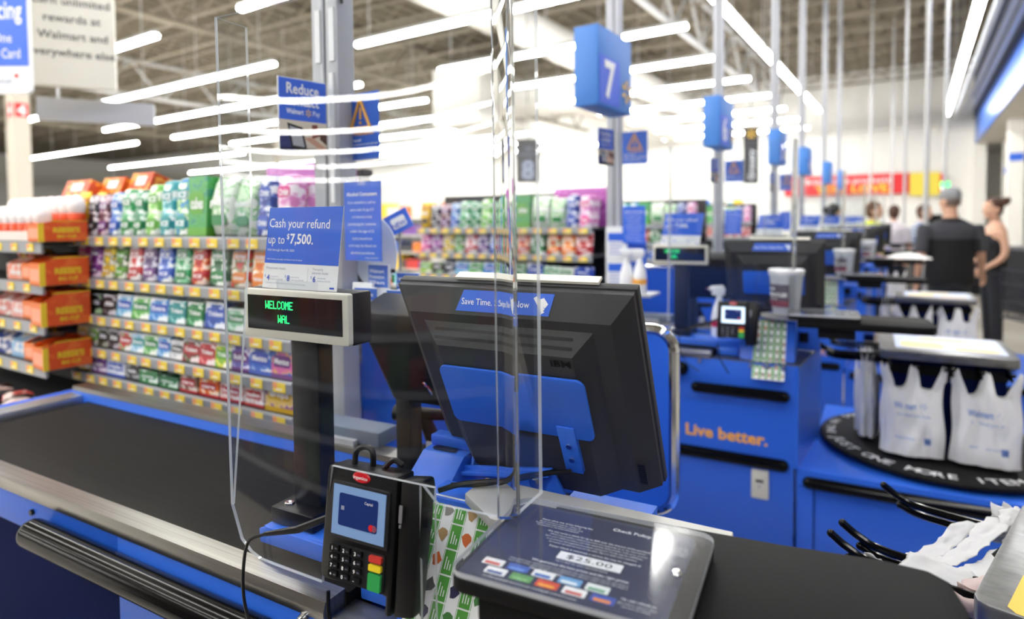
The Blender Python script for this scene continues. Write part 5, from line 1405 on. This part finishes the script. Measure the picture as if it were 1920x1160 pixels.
for k, (x, y, z, h, lab) in enumerate(((-3.1, 1.45, 1.525, '1A1A1E', 'black box showing above the eggs at the far left'), (-2.9, 1.5, 1.527, '20201E', 'black pointed box above the eggs beside the blue one'), (-2.8, 1.62, 1.527, '2A4AA8', 'blue box on top behind the orange boxes'), (-3.35, 1.45, 1.525, '6A4A8A', 'purple and yellow packet at the far left above the eggs'))):
    t = thing('candy_box', lab, 'candy', (x, y, z), R(5))
    b = MB(); b.prism([(-.08, 0), (.08, 0), (.08, .05), (.02, .09), (-.05, .05)], -.05, .05, pk(h, h, 'C8B040'), 'y'); b.build('box', t, smooth=False)
t = thing('store_shelf', 'dark shelf unit standing behind the wrapped eggs at the far left', 'store shelf', (-3.2, 1.55, 0), R(5))
b = MB(); b.box(-.6, -.2, 0, .45, .2, 1.52, SHELFG); b.build('body', t, smooth=False)
# dark low items under the lowest price rail, left of the belt end
for k in range(9):
    t = thing('candy_packet', 'small dark candy packet left of the belt end, %s from the right' % ORD[k], 'candy', (-2.45 - .06 * k, .87 + .02 * (k % 3), .802 + .0), .3 * k, 'dark packets on the lowest left shelf')
    b = MB(); b.rings([[(x * s_, y * s_, z) for x, y in rrect(-.045, -.03, .045, .03, .012, 3)] for z, s_ in ((0, .8), (.012, 1), (.03, .95), (.04, .6))], pk(('3A2A2A', 'B84A44', '2A2A2E', 'C8A8A0')[k % 4], ('5A3A34', 'E0C8C4', '46424A', 'E8DCD8')[k % 4], 'D8C8C0')); b.build('packet', t)

# ------------------------------------------------------------------ bucket and spray bottles
t = None
def bucket(lane_i, lab, u, v, s_):
    p = lane_M(LANES[lane_i][2]) @ Vector((u, v, 1.076))
    t = thing('change_bucket', lab, 'bucket', p, R(-20), 'translucent buckets on the packing shelves')
    b = MB(); b.lathe([(.048 * s_, 0), (.050 * s_, .004), (.062 * s_, .150 * s_), (.066 * s_, .152 * s_), (.066 * s_, .165 * s_), (.062 * s_, .167 * s_)], FROST, 28); b.build('tub', t)
    b = MB(); b.lathe([(.068 * s_, 0), (.069 * s_, .01), (.064 * s_, .014), (.03, .016)], WHITE, 28, (0, 0, .165 * s_)); b.box(-.018, -.003, .180 * s_, .018, .003, .183 * s_, BLACK); b.build('lid', t)
    b = MB()
    vs = []; n = 10
    for k in range(n + 1):
        a = R(-150 + 100 * k / n)
        for z in (.03, .12):
            r_ = (.0515 + .0118 * z / .15) * s_ + .0012
            vs.append((r_ * math.cos(a), r_ * math.sin(a), z * s_))
    b.add(vs, [(2 * k, 2 * k + 2, 2 * k + 3, 2 * k + 1) for k in range(n)], mat('bucket label %d' % lane_i, '5A5560', .5)); 
    vs = [(v[0] * 1.01, v[1] * 1.01, (.03 if k % 2 == 0 else .055) * s_) for k, v in enumerate(vs)]
    b.add(vs, [(2 * k, 2 * k + 2, 2 * k + 3, 2 * k + 1) for k in range(n)], mat('bucket picture %d' % lane_i, '8A4A5A', .5))
    b.build('label', t, smooth=False)
    b = MB()
    def wr(p_):
        a = R(-100) + p_.x / (.06 * s_); r_ = (.0515 + .0118 * p_.z / .15) * s_ + .0026
        return Vector((r_ * math.cos(a), r_ * math.sin(a), p_.z * s_))
    b.text('GIVE', .016, (-.02, 0, .096), WHITE, warp=wr, bold=.03); b.text('MIRACLES', .02, (.0, 0, .072), WHITE, warp=wr, bold=.03); b.text('help kids', .012, (-.015, 0, .058), WHITE, warp=wr)
    b.build('lettering', t, smooth=False)
bucket(1, 'translucent white bucket with lid and dark label on the second lane packing shelf', -.365, .69, .98)
bucket(2, 'translucent white bucket with lid on the third lane packing shelf', -.33, .69, .95)
bucket(3, 'small looking translucent bucket on the packing shelf of the fourth lane', -.3, .69, .95)
def spray(x, y, z, lab, cap):
    t = thing('spray_bottle', lab, 'bottle', (x, y, z), .4, 'white spray bottles')
    b = MB(); b.lathe([(.03, 0), (.033, .01), (.034, .09), (.026, .13), (.013, .165), (.012, .185)], WHITE, 18); b.build('bottle', t)
    b = MB(); b.prism([(-.03, .185), (.02, .185), (.026, .21), (.016, .228), (-.035, .224), (-.045, .21), (-.03, .206)], -.012, .012, WHITE, 'y'); b.build('trigger_head', t, bevel=.002)
    b = MB(); b.lathe([(.0345, .05), (.0347, .051), (.0347, .075), (.0345, .076)], cap, 18); b.build('label_band', t)
    return t
p = lane_M(2.0) @ Vector((-.64, .82, 0))
spray(p.x, p.y, .935, 'white spray bottle with a red mark beside the second lane card terminal', REDB)
t = thing('pole_shelf', 'small grey shelf plate with spray bottles on the second pole', 'shelf', (-1.23, 3.03, 1.075), R(5))
b = MB(); b.box(-.09, -.08, -.012, .12, .10, 0, ALUP); b.build('plate', t, smooth=False)
spray(-1.175, 3.0, 1.075, 'white spray bottle with an orange band at the foot of the second pole', ORANGETXT)
spray(-1.245, 3.0, 1.075, 'white spray bottle partly hidden behind another at the foot of the second pole', WHITE)
t = thing('brochure_rack', 'two stacked white brochures with blue headings on the second pole', 'brochure holder', (-1.325, 3.05, 1.32), R(14))
b = MB(); b.box(-.055, 0, -.25, .055, .02, .095, PAPER); b.build('holder', t, smooth=False)
b = MB()
for z in (.0, -.16):
    b.box(-.048, -.003, z - .07, .048, -.001, z + .07, WHITE); b.box(-.042, -.004, z + .02, .042, -.003, z + .062, SIGNBLUE)
    for q in range(4): b.box(-.036, -.004, z + .005 - q * .018, .03, -.003, z + .009 - q * .018, BLUETXT)
b.build('brochure', t, smooth=False)
t = thing('blue_tag_board', 'blue board with pale print standing behind the spray bottles at the second pole', 'board', (-1.25, 3.12, 1.20), R(5))
b = MB(); b.box(-.05, 0, -.14, .06, .01, .14, SIGNBLUE); b.box(-.03, -.002, .03, .03, 0, .1, PAPER); b.build('board', t, smooth=False)

# ------------------------------------------------------------------ copies of the nearest lane's things at the lanes behind
for (o, tmpl, upto) in PROTO:
    for i in range(1, upto + 1):
        if o['category'] == 'stylus' and i > 1: continue
        n_, at, dy = LANES[i]
        c = copy_tree(o)
        c.location = o.location + Vector((0, dy, 0))
        c['label'] = tmpl.replace('{at}', at)
        if c['category'] == 'chart': c.scale.x = .6
        if c['category'] == 'card terminal':
            for ch in c.children:
                if ch.name.split('.')[0] == 'screen':
                    ch.data = ch.data.copy(); ch.data.materials[0] = LCDW
        if i >= 1 and 'group' in c: pass

# ------------------------------------------------------------------ people
def person(name, label, loc, rz, sc, parts):
    """parts: list of (object name, shells, material function, voxel); shells are ring lists or tubes"""
    t = thing(name, label, 'person', loc, rz)
    t.scale = (sc, sc, sc)
    for nm, build, mats, pick, vox in parts:
        b = MB(); build(b)
        o = b.build(nm, t, smooth=False)
        md = o.modifiers.new('r', 'REMESH'); md.mode = 'VOXEL'; md.voxel_size = vox
        sm = o.modifiers.new('s', 'SMOOTH'); sm.iterations = 4; sm.factor = .5
        bpy.context.view_layer.update()
        me = bpy.data.meshes.new_from_object(o.evaluated_get(bpy.context.evaluated_depsgraph_get()))
        o.modifiers.clear(); o.data = me
        me.materials.clear()
        for m_ in mats: me.materials.append(m_)
        if pick:
            for pg in me.polygons: pg.material_index = pick(pg.center)
        me.shade_smooth()
    return t
def ell(cx, cy, z, rx, ry, n=20, pw=1.0):
    out = []
    for j in range(n):
        a = 2 * PI * j / n
        c, s_ = math.cos(a), math.sin(a)
        out.append((cx + rx * math.copysign(abs(c) ** pw, c), cy + ry * math.copysign(abs(s_) ** pw, s_), z))
    return out
ANY = WHITE
def head(b, z, dy=0.0, turn=0.0, nose=True):
    """chin near z-.115, crown z+.115; face towards -y turned by angle"""
    M0 = b.M
    b.M = M0 @ Matrix.Translation((0, dy, z)) @ Matrix.Rotation(turn, 4, 'Z')
    b.rings([ell(0, -.012, -.118, .028, .03), ell(0, -.016, -.105, .046, .055), ell(0, -.006, -.07, .06, .078), ell(0, 0, -.02, .070, .092), ell(0, .004, .03, .075, .096), ell(0, .006, .07, .069, .088), ell(0, .008, .10, .045, .058), ell(0, .008, .115, .015, .02)], ANY)
    b.rings([ell(0, -.088, -.045, .017, .012, 10), ell(0, -.10, -.035, .014, .022, 10), ell(0, -.092, -.005, .008, .012, 10), ell(0, -.085, .02, .006, .008, 10)], ANY)
    b.ball((0, -.083, -.065), (.024, .014, .008), ANY, 10, 6); b.ball((0, -.078, -.098), (.022, .018, .014), ANY, 10, 6)
    for s_ in (-1, 1):
        b.ball((s_ * .076, .01, -.02), (.012, .022, .032), ANY, 10, 8); b.ball((s_ * .03, -.083, .022), (.022, .010, .008), ANY, 10, 6); b.ball((s_ * .04, -.062, -.03), (.022, .022, .02), ANY, 10, 6)
    b.M = M0
def neck(b, z0, z1, dy=0.0, r=.055):
    b.tube([(0, .012, z0), (0, .008 + dy * .5, (z0 + z1) / 2), (0, dy, z1)], [r * 1.35, r, r], ANY, 14)
def arm(b, pts, rad, hand_dir, curl=.4, fingers=True):
    b.tube(pts, rad, ANY, 12, 4)
    w_ = Vector(pts[-1]); d = Vector(hand_dir).normalized()
    side = d.cross(Vector((0, 1, 0)));
    if side.length < .1: side = d.cross(Vector((1, 0, 0)))
    side.normalize(); nrm = side.cross(d)
    k_ = w_ + d * .085
    b.tube([w_ - d * .01, w_ + d * .03, w_ + d * .09], [.024, .030, .028], ANY, 10)
    for q in range(4):
        o_ = w_ + d * .08 + nrm * (q - 1.5) * .019
        L = (.068, .078, .074, .058)[q]
        b.tube([o_, o_ + d * L * .5 + side * .006, o_ + d * L * .8 + side * L * curl * .5, o_ + d * L + side * L * curl], [.0095, .009, .008, .007], ANY, 8)
    o_ = w_ + d * .025 + nrm * -.022
    b.tube([o_, o_ + d * .03 - nrm * .022 + side * .006, o_ + d * .062 - nrm * .026 + side * .014], [.012, .010, .008], ANY, 8)
def torso(b, k=1.0, z_hem=.86, g=0.0, belly=1.0):
    b.rings([ell(0, 0, z_hem, (.175 * belly + g) * k, .125 * belly + g), ell(0, 0, .98, (.172 * belly + g) * k, .125 * belly + g), ell(0, 0, 1.12, (.165 * belly + g) * k, .118 * belly + g), ell(0, .0, 1.27, (.178 + g) * k, .12 + g), ell(0, .008, 1.38, (.192 + g) * k, .11 + g, 20, .85), ell(0, .012, 1.445, (.165 + g) * k, .085 + g, 20, .85), ell(0, .014, 1.49, (.10 + g) * k, .068 + g), ell(0, .012, 1.515, .062 + g, .06 + g)], ANY)
def legs(b, g=0.0, sp=0.0):
    for s_ in (-1, 1):
        b.tube([(s_ * .085, 0, .92), (s_ * .095, -.005 - sp * s_, .50), (s_ * (.10), .01 - sp * s_ * 1.5, .09)], [.095 + g, .062 + g, .045 + g], ANY, 14, 4)
def feet(b, sp=0.0):
    for s_ in (-1, 1):
        b.rings([ell(s_ * .1, -.03 - sp * s_ * 1.5, .012, .042, .12), ell(s_ * .1, -.03 - sp * s_ * 1.5, .04, .045, .125), ell(s_ * .1, .005 - sp * s_ * 1.5, .075, .04, .075), ell(s_ * .1, .02 - sp * s_ * 1.5, .11, .035, .04)], ANY)
# man in grey cap, seen from behind
POLOK = mat('polo black', '0C0C10', .8); POLOG = mat('polo grey', '3C3D43', .8); CAPG = mat('cap grey', '8A8C8E', .8); HAIRB = mat('brown hair', '4A2E20', .6); PANT = mat('dark trousers', '23262E', .8); SHOE = mat('shoe', '1A1A1C', .6)
K = 1.18
sl_ = [(-.215 * 1.06, .01, 1.41), (-.27, .02, 1.16), (-.34, -.10, .96)]
sr_ = [(.215 * 1.06, .01, 1.41), (.275, .03, 1.15), (.28, -.03, .90)]
def man_body(b):
    torso(b, K, .88, -.012, 1.05); neck(b, 1.46, 1.60, -.01, .062); head(b, 1.685, -.015, R(25)); legs(b, -.01); feet(b)
    arm(b, sl_, [.055, .05, .044, .036, .027], (-.35, -.3, -.85), .5); arm(b, sr_, [.055, .05, .044, .036, .027], (.0, -.15, -1), .3)
def man_polo(b):
    torso(b, K, .84, .006, 1.07)
    for q in (sl_, sr_):
        a, c = Vector(q[0]), Vector(q[1]); b.tube([a + (a - c) * .12, a, a.lerp(c, .5), a.lerp(c, .95)], [.062, .075, .070, .072], ANY, 14)
def polo_pick(c):
    if c.z > 1.475: return 0
    if c.z > 1.30 or abs(c.x) > .238: return 1
    return 0
man = person('person', 'person in grey cap and black and grey polo shirt, back turned', (.27, 7.35, 0), PI + R(22), .955, [
    ('body', man_body, [SKIN], None, .0075), ('polo_shirt', man_polo, [POLOK, POLOG], polo_pick, .012),
    ('trousers', lambda b: (legs(b, .012), b.rings([ell(0, 0, .80, .185, .14), ell(0, 0, .97, .18, .135)], ANY)), [PANT], None, .014), ('shoe', lambda b: feet(b), [SHOE], None, .012),
    ('cap', lambda b: (setattr(b, 'M', Matrix.Translation((0, -.015, 1.70)) @ Matrix.Rotation(R(25), 4, 'Z')), b.rings([ell(0, .006, .0, .081, .104), ell(0, .006, .05, .083, .105), ell(0, .008, .09, .07, .09), ell(0, .01, .118, .04, .05), ell(0, .01, .125, .01, .012)], ANY), b.rings([ell(0, -.10, .012, .062, .075), ell(0, -.10, .022, .062, .075)], ANY), setattr(b, 'M', Matrix.Identity(4))), [CAPG], None, .009),
    ('hair', lambda b: (setattr(b, 'M', Matrix.Translation((0, -.015, 1.685)) @ Matrix.Rotation(R(25), 4, 'Z')), b.rings([ell(0, .03, -.055, .066, .068), ell(0, .02, .0, .077, .086), ell(0, .01, .03, .077, .094)], ANY), setattr(b, 'M', Matrix.Identity(4))), [mat('grey hair', '6A5A50', .7)], None, .009)])
# woman in black tank top, profile to the left
wl = [(-.17, .01, 1.40), (-.19, -.02, 1.13), (-.16, -.20, .98)]
wr_ = [(.17, .01, 1.40), (.20, .02, 1.13), (.17, -.16, .97)]
def wom_body(b):
    torso(b, .88, .86, -.008, .95); neck(b, 1.46, 1.60, -.015, .047); head(b, 1.665, -.02, R(10)); legs(b, -.012); feet(b)
    arm(b, wl, [.044, .04, .036, .03, .022], (.1, -.8, -.5), .6); arm(b, wr_, [.044, .04, .036, .03, .022], (0, -.8, -.5), .6)
def wom_hair(b):
    b.M = Matrix.Translation((0, -.02, 1.665)) @ Matrix.Rotation(R(10), 4, 'Z')
    b.rings([ell(0, .035, -.07, .06, .06), ell(0, .03, -.01, .081, .082), ell(0, .016, .05, .083, .098), ell(0, .012, .095, .06, .075), ell(0, .012, .125, .02, .025)], ANY)
    b.ball((0, .125, .075), (.052, .05, .055), ANY, 14, 10); b.ball((.01, .16, .09), (.03, .03, .045), ANY, 10, 8)
    b.M = Matrix.Identity(4)
TANK = mat('tank top black', '16161C', .8)
person('person', 'person with brown hair in a bun and black tank top beside a cart', (.70, 8.45, 0), R(-72), .925, [
    ('body', wom_body, [SKIN2], None, .008), ('tank_top', lambda b: b.rings([ell(0, 0, .84, .172, .13), ell(0, 0, 1.12, .15, .122), ell(0, 0, 1.27, .162, .128), ell(0, -.0, 1.36, .14, .118)], ANY), [TANK], None, .012),
    ('trousers', lambda b: (legs(b, .01), b.rings([ell(0, 0, .80, .168, .13), ell(0, 0, .95, .16, .125)], ANY)), [PANT], None, .014), ('shoe', lambda b: feet(b), [SHOE], None, .012), ('hair', wom_hair, [HAIRB], None, .009)])
# cashier with yellow vest
def simple_person(label, loc, rz, sc, top, top2, hair, bun=False, vest=None, lean=0.0, skin=SKIN2):
    al = [(-.19, .01, 1.40), (-.22, -.03, 1.14), (-.17, -.25, 1.02)]; ar = [(.19, .01, 1.40), (.22, -.02, 1.14), (.18, -.24, 1.0)]
    def body(b):
        torso(b, .95, .86, -.01); neck(b, 1.46, 1.60, -.015, .05); head(b, 1.665, -.02, R(8)); legs(b, -.012); feet(b)
        arm(b, al, [.048, .043, .038, .032, .024], (.1, -.8, -.4), .5); arm(b, ar, [.048, .043, .038, .032, .024], (0, -.8, -.5), .5)
    def shirt(b):
        torso(b, .95, .83, .008)
        for q in (al, ar):
            a, c = Vector(q[0]), Vector(q[1]); b.tube([a + (a - c) * .12, a, a.lerp(c, .5), a.lerp(c, .9)], [.052, .064, .06, .058], ANY, 12)
    def hr(b):
        b.M = Matrix.Translation((0, -.02, 1.665)) @ Matrix.Rotation(R(8), 4, 'Z')
        b.rings([ell(0, .04, -.10, .06, .055), ell(0, .032, -.02, .084, .084), ell(0, .016, .05, .088, .102), ell(0, .012, .10, .064, .078), ell(0, .012, .13, .02, .025)], ANY)
        if bun: b.ball((0, .12, .03), (.05, .05, .055), ANY, 12, 8)
        b.M = Matrix.Identity(4)
    ps = [('body', body, [skin], None, .01), ('shirt', shirt, [top, top2], (lambda c: 1 if (math.sin(c.z * 90) > .3 or math.sin(c.x * 110) > .5) else 0) if top2 is not top else None, .012), ('trousers', lambda b: (legs(b, .012), b.rings([ell(0, 0, .80, .175, .135), ell(0, 0, .95, .17, .13)], ANY)), [PANT], None, .016), ('shoe', lambda b: feet(b), [SHOE], None, .014), ('hair', hr, [hair], None, .01)]
    if vest:
        ps.append(('vest', lambda b: (torso(b, .98, .90, .016), [b.tube([Vector(q[0]) + (Vector(q[0]) - Vector(q[1])) * .1, Vector(q[0]).lerp(Vector(q[1]), .28)], [.064, .068], ANY, 12) for q in (al, ar)]), [vest], None, .012))
    return person('person', label, loc, rz, sc, ps)
VEST = mat('hi vis yellow', 'D8E81E', .6); NAVYS = mat('shirt navy', '2A3450', .8); PLAID1 = mat('plaid light', 'C4CAD8', .8); PLAID2 = mat('plaid blue', '6A7AA0', .8); WSH = mat('pale pink shirt', 'D8D0D4', .8)
simple_person('person in a bright yellow vest with short brown hair working at a register', (-.47, 9.2, 0), R(70), .93, NAVYS, NAVYS, mat('auburn hair', '5A3A1E', .6), False, VEST)
simple_person('person in a pale shirt with dark hair behind the yellow vest', (-.30, 11.35, 0), R(160), .92, WSH, WSH, HAIRB)
simple_person('person in a blue checked shirt standing beyond the man in the cap', (.08, 10.9, 0), R(60), .92, PLAID1, PLAID2, HAIRB)
simple_person('person with black hair in dark shirt left of the yellow vest', (-.95, 9.4, 0), R(120), .92, NAVYS, NAVYS, mat('black hair', '1A1614', .6), True)

# bag held beside the man, bag pile on lane 5 shelf, shopping cart and far register screens
t = thing('carrier_bag', 'white filled bag beside the left hand of the person in the grey cap', 'plastic bag', (-.16, 7.15, .94), R(25))
q, _ = bag_mesh(60, False, .09, .34); q.build('film', t, angle=80)
p = lane_M(5.86) @ Vector((-.02, .66, 1.09))
t = thing('carrier_bag', 'white bag lying flat on the packing shelf left of the person in the grey cap', 'plastic bag', p, 0)
b = crumple('f', None, 24, 16, lambda s_, t_: (-.16 + .36 * s_, -.1 + .2 * t_, .05 * math.sin(PI * s_) * math.sin(PI * t_)), BAGM, 61); b.build('film', t, angle=120)
t = thing('carrier_bag', 'white bag in the shopping cart at the right edge', 'plastic bag', (.98, 7.0, .92), R(30))
q, _ = bag_mesh(66, False, .12, .34); q.build('film', t, angle=80)
t = thing('shopping_cart', 'dark wire shopping cart at the right edge behind the carousels', 'shopping cart', (1.15, 7.0, 0), R(25))
b = MB()
WIRE = mat('cart wire', '4A4C54', .4, .6)
for k in range(17):
    x = -.42 + k * .0525
    b.tube([(x, -.28, .55), (x, -.30, .98)], .0045, WIRE, 5); b.tube([(x, .28, .55), (x, .30, .98)], .0045, WIRE, 5); b.tube([(x, -.28, .55), (x, .28, .55)], .0035, WIRE, 5)
for k in range(11):
    y = -.28 + k * .056
    for x in (-.42, .42): b.tube([(x, y, .55), (x, y * 1.07, .98)], .0045, WIRE, 5)
for z in (.55, .7, .85, .98):
    b.tube([(-.42, -.29, z), (.42, -.29, z), (.42, .29, z), (-.42, .29, z), (-.42, -.29, z)], .007, WIRE, 6)
b.build('basket', t)
b = MB(); b.tube([(.42, -.26, .95), (.56, -.26, 1.02), (.56, .26, 1.02), (.42, .26, .95)], .014, SIGNBLUE, 8); b.build('handle', t)
b = MB()
for y in (-.24, .24): b.tube([(.4, y, .56), (.38, y, .2), (-.4, y * .8, .16)], .012, WIRE, 6)
b.build('under_frame', t)
for x, y in ((.36, -.24), (.36, .24), (-.38, -.19), (-.38, .19)):
    b = MB(); b.tube([(x, y - .015, .065), (x, y + .015, .065)], .065, BLACK, 14); b.build('wheel', t)
t = thing('self_checkout', 'black self service register with a pale green lit screen at the right edge', 'register', (1.75, 12.2, 0), R(30))
b = MB(); b.box(-.55, -.3, 0, .9, .3, .95, DARK2); b.box(-.55, -.3, .95, .9, .3, 1.0, STEELW); b.build('cabinet', t, smooth=False)
b = MB(); b.box(-.35, -.1, 1.12, .7, .1, 1.42, BLACKM); b.box(-.2, -.05, 1.0, .3, .05, 1.12, BLACKM); b.build('screen_housing', t, smooth=False)
b = MB(); b.box(-.32, -.105, 1.42, .7, .02, 1.60, mat('lit panel pale green', 'D8F0E0', .4, emit=1.4)); b.build('screen', t, smooth=False)
t = thing('self_checkout', 'black self service register with green status light above it beyond the person in the cap', 'register', (.35, 14.5, 0), R(20))
b = MB(); b.box(-.5, -.3, 0, .6, .3, .95, DARK2); b.box(-.3, -.1, 1.1, .3, .1, 1.5, BLACKM); b.box(-.1, -.05, .95, .1, .05, 1.1, BLACKM); b.build('cabinet', t, smooth=False)
b = MB(); b.tube([(0.1, 0, 1.5), (.1, 0, 2.02)], .03, GALV, 10); b.build('mast', t)
b = MB(); b.tube([(.1, 0, 2.02), (.1, 0, 2.12)], .07, GREEN2, 14); b.build('status_light', t)
b = MB(); b.tube([(.1, 0, 1.9), (.1, 0, 2.02)], .06, mat('lamp white', 'F0F4F8', .4, emit=.8), 14); b.build('lower_light', t)

# ------------------------------------------------------------------ far sales floor: long gondolas with stock
FC = [mat('stock ' + h, h, .5) for h in ('E8E4DC', 'C83A34', '2E62B8', 'F0C83A', '4A9A4A', 'E87A2A', '7A4A9A', '86C4DC', 'F4F0EC', '3A3A40')]
def gondola(x0, x1, y, h, lab):
    t = thing('store_shelf', lab, 'store shelf', ((x0 + x1) / 2, y, 0))
    L = (x1 - x0) / 2
    b = MB(); b.box(-L, .2, 0, L, .26, h, PAPER); b.box(-L, -.2, 0, L, .2, .15, DARK2); b.build('back_panel', t, smooth=False)
    for k in range(5):
        z = .15 + k * (h - .2) / 4.6
        b = MB(); b.box(-L, -.25, z, L, .2, z + .03, OFFWHITE); b.build('shelf', t, smooth=False)
    b = MB(); r_ = random.Random(int(y * 10 + h * 7))
    for k in range(5):
        z = .18 + k * (h - .2) / 4.6
        x = -L
        while x < L:
            w_ = r_.uniform(.12, .4); hh = r_.uniform(.14, .3)
            b.box(x, -.2, z, x + w_ - .01, .15, z + hh, r_.choice(FC)); x += w_
    o = b.build('stock', t, smooth=False); o['kind'] = 'stuff'
for k, (x0, x1, y, h, lab) in enumerate(((-20, -7.5, 9.5, 1.75, 'long white stocked shelf run seen beyond the candy racks, nearest of the runs'), (-26, -8, 13.5, 1.85, 'long white stocked shelf run, second beyond the candy racks'), (-12, -4.5, 19.5, 2.0, 'long stocked shelf run, third beyond the candy racks'), (-40, -18, 7.0, 1.8, 'long stocked shelf run far off at the left'))):
    gondola(x0, x1, y, h, lab)
